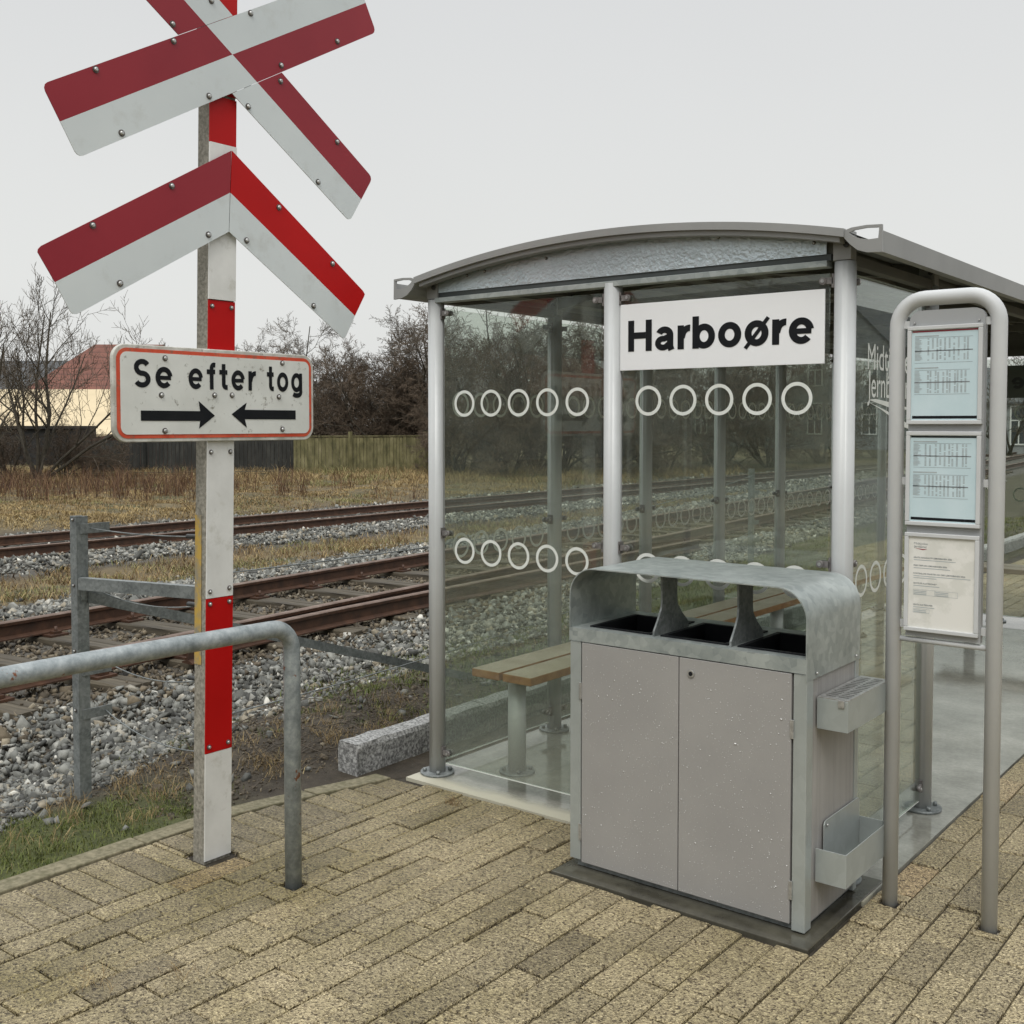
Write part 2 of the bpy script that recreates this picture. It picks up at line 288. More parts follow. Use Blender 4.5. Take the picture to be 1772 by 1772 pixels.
M['brick_dark'] = mat_noise('dark_brick', (0.07, 0.035, 0.027), (0.11, 0.055, 0.045), 8, 0.85)
M['grey_wall'] = mat_planks('grey_facade', (0.20, 0.215, 0.215), (0.25, 0.265, 0.265), (0.28, 0.29, 0.29), 0.5)
M['grey_roof'] = mat_noise('slate_roof', (0.055, 0.06, 0.062), (0.09, 0.095, 0.10), 3, 0.7)
M['white_trim'] = mat_noise('white_trim', (0.65, 0.67, 0.64), (0.72, 0.74, 0.70), 3, 0.5)
M['window'] = mat_noise('window_pane', (0.03, 0.035, 0.04), (0.06, 0.07, 0.075), 2, 0.08, spec=0.8)
M['cloth_grey'] = mat_noise('asphalt', (0.045, 0.045, 0.045), (0.075, 0.074, 0.07), 40, 0.5)

# ------------------------------------------------------------------ mesh builder
class MB:
    def __init__(s): s.v = []; s.f = []; s.m = []; s.sm = []
    def add(s, vs_, fs, mi=0, smooth=False):
        o = len(s.v); s.v += [tuple(map(float, p)) for p in vs_]
        for f in fs:
            s.f.append([o+i for i in f]); s.m.append(mi); s.sm.append(smooth)
        return s
    def box(s, x0, x1, y0, y1, z0, z1, mi=0):
        v = [(x, y, z) for z in (z0, z1) for y in (y0, y1) for x in (x0, x1)]
        return s.add(v, [(0, 2, 3, 1), (4, 5, 7, 6), (0, 1, 5, 4), (2, 6, 7, 3), (0, 4, 6, 2), (1, 3, 7, 5)], mi)
    def tube(s, pts, r, n=12, mi=0, caps=True, smooth=True):
        pts = [Vector(p) for p in pts]; rs = r if isinstance(r, (list, tuple)) else [r]*len(pts)
        o = len(s.v); up = None
        for i, p in enumerate(pts):
            d = (pts[min(i+1, len(pts)-1)]-pts[max(i-1, 0)]).normalized()
            if up is None: up = d.orthogonal().normalized()
            up = (up-d*up.dot(d)).normalized(); sd = d.cross(up)
            for k in range(n):
                a = 2*math.pi*k/n; s.v.append(tuple(p+(up*math.cos(a)+sd*math.sin(a))*rs[i]))
        for i in range(len(pts)-1):
            for k in range(n):
                k2 = (k+1) % n; s.f.append([o+i*n+k, o+i*n+k2, o+(i+1)*n+k2, o+(i+1)*n+k]); s.m.append(mi); s.sm.append(smooth)
        if caps:
            s.f.append([o+k for k in range(n)][::-1]); s.m.append(mi); s.sm.append(False)
            e_ = o+(len(pts)-1)*n; s.f.append([e_+k for k in range(n)]); s.m.append(mi); s.sm.append(False)
        return s
    def prism(s, poly, fn, a, b, mi=0, mi_side=None, smooth=False):
        # poly of (u,v); fn(u,v,w)->xyz ; extruded from w=a to w=b
        n = len(poly); V_ = [fn(u, v, a) for u, v in poly]+[fn(u, v, b) for u, v in poly]
        o = len(s.v); s.v += [tuple(map(float, p)) for p in V_]
        s.f.append([o+i for i in range(n)][::-1]); s.m.append(mi); s.sm.append(False)
        s.f.append([o+n+i for i in range(n)]); s.m.append(mi); s.sm.append(False)
        for i in range(n):
            j = (i+1) % n; s.f.append([o+i, o+j, o+n+j, o+n+i]); s.m.append(mi if mi_side is None else mi_side); s.sm.append(smooth)
        return s
    def build(s, name, mats, parent=None, bevel=0, xf=None):
        me = bpy.data.meshes.new(name); me.from_pydata(s.v, [], s.f)
        if not isinstance(mats, (list, tuple)): mats = [mats]
        for m_ in mats: me.materials.append(M[m_] if isinstance(m_, str) else m_)
        me.polygons.foreach_set('material_index', s.m); me.polygons.foreach_set('use_smooth', s.sm)
        bm = bmesh.new(); bm.from_mesh(me); bmesh.ops.recalc_face_normals(bm, faces=bm.faces[:]); bm.to_mesh(me); bm.free()
        me.update(); o = bpy.data.objects.new(name, me); COL.objects.link(o)
        if parent is not None:
            o.parent = parent; o.matrix_parent_inverse = parent_inv(parent)
        if bevel:
            bv = o.modifiers.new('bevel', 'BEVEL'); bv.width = bevel; bv.segments = 2; bv.limit_method = 'ANGLE'; bv.angle_limit = rad(40)
        return o
_loc = {}
def parent_inv(p):
    T = Matrix.Identity(4); q = p
    chain = []
    while q is not None: chain.append(q); q = q.parent
    top = chain[-1]
    if len(chain) == 1: return Matrix.Translation(-Vector(top.location)) if top.type == 'EMPTY' else Matrix.Identity(4)
    return Matrix.Identity(4)
def tag(o, label=None, cat=None, group=None, kind=None):
    if label: o['label'] = label
    if cat: o['category'] = cat
    if group: o['group'] = group
    if kind: o['kind'] = kind
    return o
def thing(name, loc, label, cat, group=None):
    o = bpy.data.objects.new(name, None); COL.objects.link(o); o.location = loc; o.empty_display_size = 0.1
    return tag(o, label, cat, group)
def copy_tree(o, parent=None):
    c = o.copy(); COL.objects.link(c)
    if parent is not None: c.parent = parent
    for ch in list(o.children): copy_tree(ch, c)
    return c
def arc(cx_, cy_, r, a0, a1, n=8):
    return [(cx_+r*math.cos(rad(a0+(a1-a0)*i/n)), cy_+r*math.sin(rad(a0+(a1-a0)*i/n))) for i in range(n+1)]
def rrect(x0, x1, y0, y1, r, n=6):
    return arc(x1-r, y1-r, r, 0, 90, n)+arc(x0+r, y1-r, r, 90, 180, n)+arc(x0+r, y0+r, r, 180, 270, n)+arc(x1-r, y0+r, r, 270, 360, n)
XZ = lambda u, v, w_: (u, w_, v)
YZ = lambda u, v, w_: (w_, u, v)
XY = lambda u, v, w_: (u, v, w_)

def text_geo(s, bold=0.0):
    cu = bpy.data.curves.new('t', 'FONT'); cu.body = s; cu.size = 1; cu.offset = bold; cu.resolution_u = 6
    o = bpy.data.objects.new('t', cu); COL.objects.link(o)
    dg = bpy.context.evaluated_depsgraph_get(); me = bpy.data.meshes.new_from_object(o.evaluated_get(dg))
    v = np.array([p.co[:] for p in me.vertices]); f = [list(p.vertices) for p in me.polygons]
    bpy.data.objects.remove(o); bpy.data.curves.remove(cu); bpy.data.meshes.remove(me)
    return v[:, :2], f
def put_text(mb, s, u0, u1, v0, v1, fn, w_, bold=0.0, mi=0, base=None):
    """fit glyph box to u0..u1, v0..v1 (v0 = bottom of tight box unless base given: then v0 is baseline, v1 cap top)"""
    v, f = text_geo(s, bold)
    if base is not None:
        H, _ = text_geo('H', bold); cap = H[:, 1].max(); b0 = H[:, 1].min()
        vv = v0+(v[:, 1]-b0)/(cap-b0)*(v1-v0)
    else:
        vv = v0+(v[:, 1]-v[:, 1].min())/(np.ptp(v[:, 1]))*(v1-v0)
    uu = u0+(v[:, 0]-v[:, 0].min())/np.ptp(v[:, 0])*(u1-u0)
    mb.add([fn(a, b, w_) for a, b in zip(uu, vv)], f, mi)

# stroke lettering: each glyph is a set of centre lines (cap height 1)
def EL(cx0, cy0, rx, ry, a0, a1, n=14): return [(cx0+rx*math.cos(rad(a0+(a1-a0)*i/n)), cy0+ry*math.sin(rad(a0+(a1-a0)*i/n))) for i in range(n+1)]
def glyph(c, t):
    h = t/2; xh = 0.75; ow = 0.70; rx, ry, cy0 = ow/2-h, xh/2-h+0.012, xh/2
    if c == 'H': return [([(h, 0), (h, 1)], 1), ([(0.80-h, 0), (0.80-h, 1)], 1), ([(t, 0.51), (0.80-t, 0.51)], 1)], 0.80
    if c in 'oø':
        st = [(EL(ow/2, cy0, rx, ry, 0, 360, 36), 1)]
        if c == 'ø': st.append(([(0.02, -0.07), (0.69, 0.83)], 0.55))
        return st, ow
    if c == 'a': return [(EL(0.32, xh-h-0.17, 0.32-h*1.3, 0.17, 160, 0)+[(0.64-h*1.3, xh-h-0.25), (0.64-h*1.3, 0.12), (0.645-h*0.9, 0.0)], 1), ([(0.60-h, 0.435)]+EL(0.27, 0.225, 0.27-h, 0.205-h*0.62, 78, 330, 16)+[(0.60-h, 0.20)], 0.92)], 0.645
    if c == 'r': return [([(h, 0), (h, xh)], 1), ([(h*1.3, 0.36)]+EL(0.38, 0.40, 0.38-h*1.5, xh-h-0.40+0.01, 165, 84, 10), 0.98)], 0.42
    if c == 'b': return [([(h, 0), (h, 1)], 1), (EL(ow/2+0.015, cy0, rx-0.01, ry, 0, 360, 36), 1)], ow
    if c == 'e': return [(EL(ow/2, cy0, rx, ry, 8, 318, 30), 1), ([(t*0.7, cy0-0.01), (ow-t*0.35, cy0-0.01)], 0.78)], ow
    if c == 'S':
        ry2 = (1-t)/4+0.006; rx2 = 0.34-h; return [(EL(0.345, 1-h-ry2+0.01, rx2-0.015, ry2, 28, 255, 20)+EL(0.335, h+ry2-0.01, rx2, ry2, 75, -152, 20), 1)], 0.68
    if c == 'f': return [([(0.15+h, 0), (0.15+h, 0.80)]+EL(0.36, 0.80, 0.21-h, 0.21-h, 180, 88, 8)+[(0.43, 1.0-h)], 1), ([(0, xh-h), (0.15, xh-h)], 0.95), ([(0.15+t, xh-h), (0.42, xh-h)], 0.95)], 0.44
    if c == 't': return [([(0.13+h, 0.97), (0.13+h, 0.2)]+EL(0.34, 0.21, 0.21-h, 0.21-h, 180, 272, 8)+[(0.42, h)], 1), ([(0, xh-h), (0.13, xh-h)], 0.95), ([(0.13+t, xh-h), (0.41, xh-h)], 0.95)], 0.43
    if c == 'g': return [(EL(ow/2-0.01, cy0, rx-0.01, ry, 0, 360, 36), 1), ([(ow-h, xh), (ow-h, -0.03)]+EL(ow/2, -0.03, ow/2-h, 0.21-h, 0, -150, 12), 1)], ow
    return [], 0.3
def put_strokes(mb, s_, u0, u1, v0, v1, fn, w_, wdir, t, gap=0.16, mi=0):
    x_ = 0; items = []
    for c in s_:
        st, adv = glyph(c, t)
        for pts, k in st: items.append(([(a+x_, b) for a, b in pts], k))
        x_ += adv+(gap*0.55 if c == 'r' else gap)
    tot = x_-gap; su, sv = (u1-u0)/tot, (v1-v0)
    for q, (pts, k) in enumerate(items):
        n = len(pts); cl = math.dist(pts[0], pts[-1]) < 1e-6; L_, R_2 = [], []
        for i, p in enumerate(pts):
            a = pts[i-1] if i else (pts[-2] if cl else p); b = pts[i+1] if i < n-1 else (pts[1] if cl else p)
            dx, dy = b[0]-a[0], b[1]-a[1]; l_ = math.hypot(dx, dy) or 1; nx0, ny0 = -dy/l_*t/2*k, dx/l_*t/2*k
            L_.append((p[0]+nx0, p[1]+ny0)); R_2.append((p[0]-nx0, p[1]-ny0))
        ww = w_+wdir*0.00012*(q % 4)
        mb.add([fn(u0+a*su, v0+b*sv, ww) for a, b in L_+R_2], [(i, i+1, n+i+1, n+i) for i in range(n-1)], mi)

# ------------------------------------------------------------------ ground
def sstep(a, b, x): t = np.clip((x-a)/(b-a), 0, 1); return t*t*(3-2*t)
_ph = RNG.uniform(0, 6.28, 12)
def bumps(x, y):
    return (np.sin(x*1.7+_ph[0])*np.cos(y*1.3+_ph[1])*0.5+np.sin(x*3.9+y*1.1+_ph[2])*0.25+np.sin(y*4.7-x*2.2+_ph[3])*0.25)
def edge_x(y):
    return -3.656+0.215*sstep(2.65, 3.75, np.asarray(y, float))
def gz(x, y):
    x = np.asarray(x, float); y = np.asarray(y, float)
    s_ = x+0.105*np.clip(y, -20, 70); t_ = x+0.018*y
    near = -0.03-0.10*sstep(3.9, 5.4, -s_)
    z = np.where(s_ > -5.6, near, -0.13)
    z = z+(-0.15)*sstep(8.7, 10.2, -s_)
    z = z+0.05*sstep(12.2, 13.0, -t_)
    z = z+0.13*sstep(17.6, 19.5, -x)
    amp = 0.02+0.05*sstep(17, 20, -x)
    z = z+amp*bumps(x, y)*np.where((s_ < -5.4) & (s_ > -8.6), 0.15, 1)
    z = z+0.05*np.exp(-((x+4.5)/0.5)**2)*sstep(2.6, 3.3, y)
    ex = np.where(y < 3.62, edge_x(y), -3.43)
    z = np.where(x > ex-0.14, -0.022, z); z = np.where(x > ex-0.02, -0.075, z)
    return z
xs = np.concatenate([np.arange(-600, -60, 60), np.arange(-60, -18, 0.7), np.arange(-18, -3.9, 0.1), [-3.86, -3.81, -3.79, -3.74, -3.70, -3.67, -3.64, -3.6, -3.56, -3.52, -3.49, -3.46, -3.43, -3.40, -3.36], np.arange(-3, 4, 1.0), [6, 10, 20, 40, 80, 160, 320, 600]])
ys = np.concatenate([[-600, -300, -120, -60, -30, -15, -8], np.arange(-4, 14, 0.12), np.arange(14, 75, 0.7), [80, 100, 140, 200, 320, 600]])
X_, Y_ = np.meshgrid(xs, ys, indexing='ij'); Z_ = gz(X_, Y_)
co = np.stack([X_, Y_, Z_], -1).reshape(-1, 3); nx, ny_ = len(xs), len(ys)
ii = np.arange(nx*ny_).reshape(nx, ny_)
fc = np.stack([ii[:-1, :-1], ii[1:, :-1], ii[1:, 1:], ii[:-1, 1:]], -1).reshape(-1, 4)
def np_mesh(name, co_, faces_flat, sizes, mat, attrs=None, smooth=False, parent=None, fattr=None):
    me = bpy.data.meshes.new(name); me.vertices.add(len(co_)); me.vertices.foreach_set('co', np.ascontiguousarray(co_, np.float32).ravel())
    me.loops.add(len(faces_flat)); me.loops.foreach_set('vertex_index', np.ascontiguousarray(faces_flat, np.int32))
    me.polygons.add(len(sizes)); st = np.concatenate([[0], np.cumsum(sizes)[:-1]]).astype(np.int32)
    me.polygons.foreach_set('loop_start', st); me.polygons.foreach_set('loop_total', np.ascontiguousarray(sizes, np.int32))
    me.materials.append(M[mat])
    if smooth: me.polygons.foreach_set('use_smooth', np.ones(len(sizes), bool))
    me.update(calc_edges=True)
    for nm, arr in (attrs or {}).items():
        a = me.attributes.new(nm, 'FLOAT', 'POINT'); a.data.foreach_set('value', np.ascontiguousarray(arr, np.float32))
    o = bpy.data.objects.new(name, me); COL.objects.link(o)
    if parent is not None: o.parent = parent; o.matrix_parent_inverse = parent_inv(parent)
    return o
S_ = co[:, 0]+0.105*np.clip(co[:, 1], -20, 70); T_ = co[:, 0]+0.018*co[:, 1]; cx_, cy_ = co[:, 0], co[:, 1]
bn = bumps(cx_*1.3+5, cy_*1.3)*0.4
green = np.clip(sstep(-4.6, -4.3, cx_+bn*0.5)*(1-sstep(2.5, 3.1, cy_))*1.0, 0, 1)
green = np.maximum(green, sstep(4.6, 5.6, cy_)*sstep(-6.2, -5.2, S_+bn)*0.8*(1-0.65*sstep(11, 14, cy_)))
green = np.maximum(green, sstep(11.0, 11.4, -cx_)*(1-sstep(12.0, 12.4, -cx_))*0.7*(bn > -0.05))
green = np.maximum(green, sstep(18, 19, -cx_)*(0.25+0.5*(bn > 0.12)))
dry = np.clip(sstep(10.2, 10.8, -S_)*(1-sstep(12.4, 12.9, -T_)), 0, 1)*0.8
dry = np.maximum(dry, sstep(17.6, 18.5, -cx_)*0.7); dry = dry*(1-0.8*(green > 0.6))
grav = np.where((S_ < -5.5) & (S_ > -10.3), 1.0, 0.0); grav = np.maximum(grav, np.where((T_ < -12.8) & (T_ > -17.6), 1.0, 0.0))
tag(np_mesh('ground', co, fc.ravel(), np.full(len(fc), 4), 'ground', {'green': green, 'dry': dry, 'gravel': grav}, True), kind='structure')

# paving: individually laid stones in one sheet
pv = MB(); tones = []
def paver(x0, x1, y0, y1, top, tone):
    g = RNG.uniform(0.0020, 0.0042); x0 += g; x1 -= g; y0 += g; y1 -= g; b = 0.004
    tl = [RNG.normal(0, 0.0011) for _ in range(4)]
    cs = [(x0, y0), (x1, y0), (x1, y1), (x0, y1)]; ci = [(x0+b, y0+b), (x1-b, y0+b), (x1-b, y1-b), (x0+b, y1-b)]
    v = [(a, c, -0.06) for a, c in cs]+[(a, c, top-b+t) for (a, c), t in zip(cs, tl)]+[(a, c, top+t) for (a, c), t in zip(ci, tl)]
    f = [(4, 5, 9, 8), (5, 6, 10, 9), (6, 7, 11, 10), (7, 4, 8, 11), (8, 9, 10, 11), (0, 1, 5, 4), (1, 2, 6, 5), (2, 3, 7, 6), (3, 0, 4, 7)]
    pv.add(v, f); tones.extend([tone]*12)
def blocked(xa, xb, ya, yb):
    # holes: shelter slab, bin plinth, sign pole, rail and panel posts
    holes = [(-3.43, -1.31, 3.56, 9.75), (-2.29, -1.315, 3.12, 3.78)]
    out_ = [(xa, xb, ya, yb)]
    for h in holes:
        nxt = []
        for a, b_, c, d in out_:
            if a >= h[1]-.005 or b_ <= h[0]+.005 or c >= h[3] or d <= h[2]: nxt.append((a, b_, c, d)); continue
            if c < h[2]-0.02: nxt.append((a, b_, c, h[2]-0.003))
            if d > h[3]+0.02: nxt.append((a, b_, h[3]+0.003, d))
            if a < h[0]-0.02: nxt.append((a, h[0]-0.003, max(c, h[2]), min(d, h[3])))
            if b_ > h[1]+0.02: nxt.append((h[1]+0.003, b_, max(c, h[2]), min(d, h[3])))
        out_ = nxt
    for hx, hy, hw in ((-3.37, 2.468, 0.075), (-2.929, 2.484, 0.036), (-2.929, 0.98, 0.036), (-1.25, 3.632, 0.03), (-0.935, 3.633, 0.03)):
        nxt = []
        for a, b_, c, d in out_:
            if a < hx+hw and b_ > hx-hw and c < hy+hw and d > hy-hw:
                if hy-hw-c > 0.015: nxt.append((a, b_, c, hy-hw))
                if d-hy-hw > 0.015: nxt.append((a, b_, hy+hw, d))
                if hx-hw-a > 0.015: nxt.append((a, hx-hw, max(c, hy-hw), min(d, hy+hw)))
                if b_-hx-hw > 0.015: nxt.append((hx+hw, b_, max(c, hy-hw), min(d, hy+hw)))
            else: nxt.append((a, b_, c, d))
        out_ = nxt
    return out_
PW, PL = 0.1100, 0.300
x = -1.312-PW*18; k = 0
while x < 2.4:
    y = -2.277+(0.142 if k % 2 else 0)+random.gauss(0, 0.008)
    while y < 16:
        tn = float(np.clip(RNG.normal(0.52, 0.19)+0.12*bumps(x, y), 0, 1)); tp = RNG.normal(0, 0.0019)
        for q in blocked(x, x+PW, y, y+PL): paver(*q, tp, tn)
        y += PL
    x += PW; k += 1
y = -2.2
while y < 3.50:   # header course beside the edging
    tn = float(np.clip(RNG.normal(0.32, 0.2), 0, 1))
    for q in blocked(float(edge_x(y+0.05))+0.008, -3.294, y, y+PW): paver(*q, RNG.normal(0, 0.001), tn)
    y += PW
pav = pv.build('paving', 'paver'); tag(pav, kind='structure')
a_ = pav.data.attributes.new('tone', 'FLOAT', 'POINT'); a_.data.foreach_set('value', np.array(tones, np.float32))
bed = MB(); by_ = [-2.4]+[2.6+0.12*i for i in range(9)]+[3.60]; bl = [(float(edge_x(v))-0.003, v) for v in by_]+[(-3.43, 3.61), (-3.43, 16.2), (2.4, 16.2), (2.4, -2.4)]
bed.prism(bl, XY, -0.10, -0.013); bo = bed.build('paving_joint_sand', mat_noise('joint_sand', (0.020, 0.016, 0.010), (0.048, 0.039, 0.025), 30, 0.9)); tag(bo, kind='structure')
ro = MB().box(2.41, 9.0, -40, 90, -0.10, -0.004).build('road', 'cloth_grey'); tag(ro, kind='structure')
MB().box(-3.425, -1.315, 3.565, 9.74, -0.09, 0.003).build('shelter_floor_slab', 'slab').__setitem__('kind', 'structure')
y = -2.3
while y < 3.5:
    ln = 0.78 if y < 2.4 else 0.36
    y1 = min(y+ln, 3.60); yy_ = [y+0.004+(y1-y-0.008)*q/4 for q in range(5)]; b = MB()
    pl_ = [(float(edge_x(v))-0.004, v) for v in yy_]+[(float(edge_x(v))-0.100, v) for v in reversed(yy_)]
    b.prism(pl_, XY, -0.1, 0.004+RNG.normal(0, 0.002))
    o = b.build('edging_stone', 'kerb', bevel=0.005)
    tag(o, 'flat mossy concrete edging strip between the pavers and the grass', 'kerb', 'edging stones beside the grass'); y += ln
# granite kerb stones behind the shelter
y = 3.50; first = True
while y < 30:
    ln = 1.0 if not first else 0.95
    b = MB(); X0, X1 = -3.80, -3.672
    seg = 10; prof = [(X0, -0.12), (X1, -0.12), (X1, 0.095), (X1-0.012, 0.118), (X0+0.012, 0.120), (X0, 0.10)]
    vv, ff = [], []
    for q in range(seg+1):
        for u, v in prof: vv.append((u+RNG.normal(0, .0025), y+(ln-0.008)*q/seg, v+RNG.normal(0, .0025)))
    n = len(prof)
    for q in range(seg):
        for j in range(n): ff.append((q*n+j, q*n+(j+1) % n, (q+1)*n+(j+1) % n, (q+1)*n+j))
    ff += [tuple(range(n)), tuple(seg*n+j for j in range(n))]
    o = b.add(vv, ff).build('kerb_stone', 'granite')
    if first: tag(o, 'rough grey granite kerb block with its cut end free, left of the shelter corner', 'kerb')
    else: tag(o, 'rough granite kerb block in the row behind the glass shelter', 'kerb', 'granite kerb blocks behind the shelter')
    first = False; y += ln

# ------------------------------------------------------------------ tracks
ang1 = math.atan(0.105)
def rail_at(name, x0, k, y0, y1, zr, label, cat='rail', group=None, flare=None):
    w2, h = 0.036, 0.14
    prof = [(-0.062, -h), (0.062, -h), (0.062, -h+0.010), (0.010, -h+0.026), (0.009, -0.042), (w2-0.003, -0.032), (w2, -0.008), (w2-0.010, 0), (-w2+0.010, 0), (-w2, -0.008), (-w2+0.003, -0.032), (-0.009, -0.042), (-0.010, -h+0.026), (-0.062, -h+0.010)]
    path = flare or [(y0, 0.0), (y1, 0.0)]
    b = MB(); n = len(prof); vv, ff, mm = [], [], []
    for (yy, off) in path:
        for u, v in prof: vv.append((x0+k*yy+off+u, yy, zr+v))
    for q in range(len(path)-1):
        for j in range(n): ff.append((q*n+j, q*n+(j+1) % n, (q+1)*n+(j+1) % n, (q+1)*n+j)); mm.append(1 if j in (6, 7, 8) else 0)
    ff += [tuple(range(n)), tuple((len(path)-1)*n+j for j in range(n))]; mm += [0, 0]
    b.add(vv, ff); b.m = mm
    return tag(b.build(name, ['rail', 'rail_top']), label, cat, group)
Z1, Z2 = 0.08, -0.05
rail_at('rail', -6.32, -0.105, -12, 78, Z1, 'rusty rail of the front track on the platform side')
rail_at('rail', -7.85, -0.105, -12, 78, Z1, 'rusty rail of the front track farther from the platform')
rail_at('check_rail', -6.32, -0.105, 4.3, 11, Z1-0.004, 'short dark check rail laid beside the platform-side rail behind the hoop', 'rail',
        flare=[(4.55, 0.33), (5.05, 0.21), (6.2, 0.22), (7.7, 0.30), (9.5, 0.40), (13, 0.60)])
rail_at('rail', -14.28, -0.018, -12, 90, Z2, 'nearer rusty rail of the back track')
rail_at('rail', -15.80, -0.018, -12, 90, Z2, 'farther rusty rail of the back track by the verge')
def sleeper_proto(plates, L2=1.25):
    t = thing('sleeper', (0, 0, 0), 'weathered wooden sleeper across the front track', 'sleeper', 'wooden sleepers of the front track')
    b = MB(); vv, ff = [], []
    prof = [(-0.12, -0.14), (0.12, -0.14), (0.12, -0.008), (0.112, 0), (0.03, -0.001), (0.022, -0.007), (0.014, -0.001), (-0.112, 0), (-0.12, -0.008)]
    n = len(prof); seg = 12
    for q in range(seg+1):
        for u, v in prof: vv.append((-L2+2*L2*q/seg, u+RNG.normal(0, .003), v+RNG.normal(0, .002)))
    for q in range(seg):
        for j in range(n): ff.append((q*n+j, q*n+(j+1) % n, (q+1)*n+(j+1) % n, (q+1)*n+j))
    ff += [tuple(range(n)), tuple(seg*n+j for j in range(n))]
    b.add(vv, ff).build('timber', 'sleeper', t)
    for xo in plates:
        p = MB().box(xo-0.17, xo+0.17, -0.08, 0.08, 0.001, 0.018)
        for sx in (-0.115, 0.115):
            p.tube([(xo+sx, 0.0, 0.018), (xo+sx, 0.0, 0.075)], 0.013, 8); p.box(xo+sx-0.028, xo+sx+0.028, -0.035, 0.035, 0.02, 0.040)
        p.build('rail_chair', 'rail', t)
    return t
sp0 = sleeper_proto((-0.765, 0.765)); ysl = [6.85+0.74*i for i in range(-12, 48)]
for i, yy in enumerate(ysl):
    o = sp0 if i == 0 else copy_tree(sp0)
    o.location = (-7.085-0.105*yy, yy, Z1-0.14-0.017+RNG.normal(0, .004)); o.rotation_euler = (0, 0, ang1+RNG.normal(0, 0.012))
b = None

# ballast stones
def hull_protos(n=14, pts=(6, 9), flat=0.66):
    res = []
    for i in range(n):
        bm = bmesh.new()
        for _ in range(random.randint(*pts)):
            v = Vector([random.gauss(0, 1) for _ in range(3)]).normalized()*random.uniform(0.8, 1.0); v.z *= flat; bm.verts.new(v)
        r = bmesh.ops.convex_hull(bm, input=bm.verts[:]); bmesh.ops.delete(bm, geom=[g for g in r['geom_interior'] if isinstance(g, bmesh.types.BMVert)], context='VERTS')
        bmesh.ops.dissolve_limit(bm, angle_limit=rad(14), verts=bm.verts[:], edges=bm.edges[:])
        bm.verts.index_update(); bm.faces.index_update()
        res.append((np.array([v.co[:] for v in bm.verts]), [[v.index for v in f.verts] for f in bm.faces])); bm.free()
    return res
PRO = hull_protos()
def scatter_stones(name, P, size, tone, mat, label, cat='gravel', kind='stuff'):
    n = len(P); which = RNG.integers(0, len(PRO), n)
    allco, allf, alls, allt = [], [], [], []; off = 0
    for k in range(len(PRO)):
        idx = np.where(which == k)[0]
        if len(idx) == 0: continue
        v, f = PRO[k]; m = len(idx); q = RNG.normal(size=(m, 4)); q /= np.linalg.norm(q, axis=1)[:, None]
        a, b_, c, d = q.T
        R = np.stack([1-2*(c*c+d*d), 2*(b_*c-a*d), 2*(b_*d+a*c), 2*(b_*c+a*d), 1-2*(b_*b_+d*d), 2*(c*d-a*b_), 2*(b_*d-a*c), 2*(c*d+a*b_), 1-2*(b_*b_+c*c)], -1).reshape(m, 3, 3)
        sc = size[idx][:, None, None]*RNG.uniform(0.7, 1.25, (m, 1, 3))
        w_ = np.einsum('mij,mvj->mvi', R, v[None]*sc)+P[idx][:, None, :]
        allco.append(w_.reshape(-1, 3)); allt.append(np.repeat(tone[idx], len(v)))
        fl = np.array([i for ff in f for i in ff]); fs = np.array([len(ff) for ff in f])
        allf.append((fl[None]+off+np.arange(m)[:, None]*len(v)).ravel()); alls.append(np.tile(fs, m)); off += m*len(v)
    o = np_mesh(name, np.concatenate(allco), np.concatenate(allf), np.concatenate(alls), mat, {'tone': np.concatenate(allt)})
    return tag(o, label, cat, None, kind)
def zone(n, s0, s1, y0, y1, kx, pad=0.0, mode='T'):
    s_ = RNG.uniform(s0, s1, n); y_ = RNG.uniform(y0, y1, n); x_ = s_-kx*y_
    return x_, y_
def mk(name, specs, mat, label):
    Ps, Sz, Tn = [], [], []
    for (n, s0, s1, y0, y1, kx, size, lift) in specs:
        x_, y_ = zone(n, s0, s1, y0, y1, kx)
        z_ = gz(x_, y_)+RNG.uniform(-0.012, lift, n)
        Ps.append(np.stack([x_, y_, z_], -1)); Sz.append(size*(0.38+RNG.gamma(2.6, 0.19, n))); Tn.append(np.clip(RNG.beta(1.5, 1.7, n)+0.08*RNG.normal(size=n), 0, 1))
    return scatter_stones(name, np.concatenate(Ps), np.concatenate(Sz), np.concatenate(Tn), mat, label)
mk('front_ballast', [(17000, -5.86, -4.85, -1, 13, 0.105, 0.034, 0.035), (5000, -4.9, -4.35, -1, 9, 0.105, 0.026, 0.01), (9000, -5.86, -4.9, 13, 34, 0.105, 0.046, 0.04),
    (15000, -10.3, -8.25, 0, 14, 0.105, 0.040, 0.045), (9000, -10.3, -8.25, 14, 40, 0.105, 0.055, 0.05), (2500, -10.9, -10.1, 0, 20, 0.105, 0.03, 0.0)], 'stone', 'grey crushed stone ballast on both shoulders of the front track')
mk('track_bed_stones', [(2600, -6.05, -5.35, -1, 13, 0.105, 0.032, 0.05), (1500, -8.9, -8.2, 0, 14, 0.105, 0.036, 0.04), (21000, -8.3, -5.8, -1, 15, 0.105, 0.030, 0.022), (5000, -8.3, -5.8, 15, 40, 0.105, 0.045, 0.03)], 'stone_brown', 'rust-brown stones lying between the sleepers of the front track')
mk('back_ballast', [(13000, -14.25, -12.9, 2, 26, 0.018, 0.042, 0.05), (4500, -14.25, -12.9, 26, 60, 0.018, 0.06, 0.06), (7000, -17.5, -15.95, 4, 40, 0.018, 0.05, 0.04), (7000, -15.7, -14.3, 2, 50, 0.018, 0.045, 0.01)], 'stone', 'grey ballast along the back track')
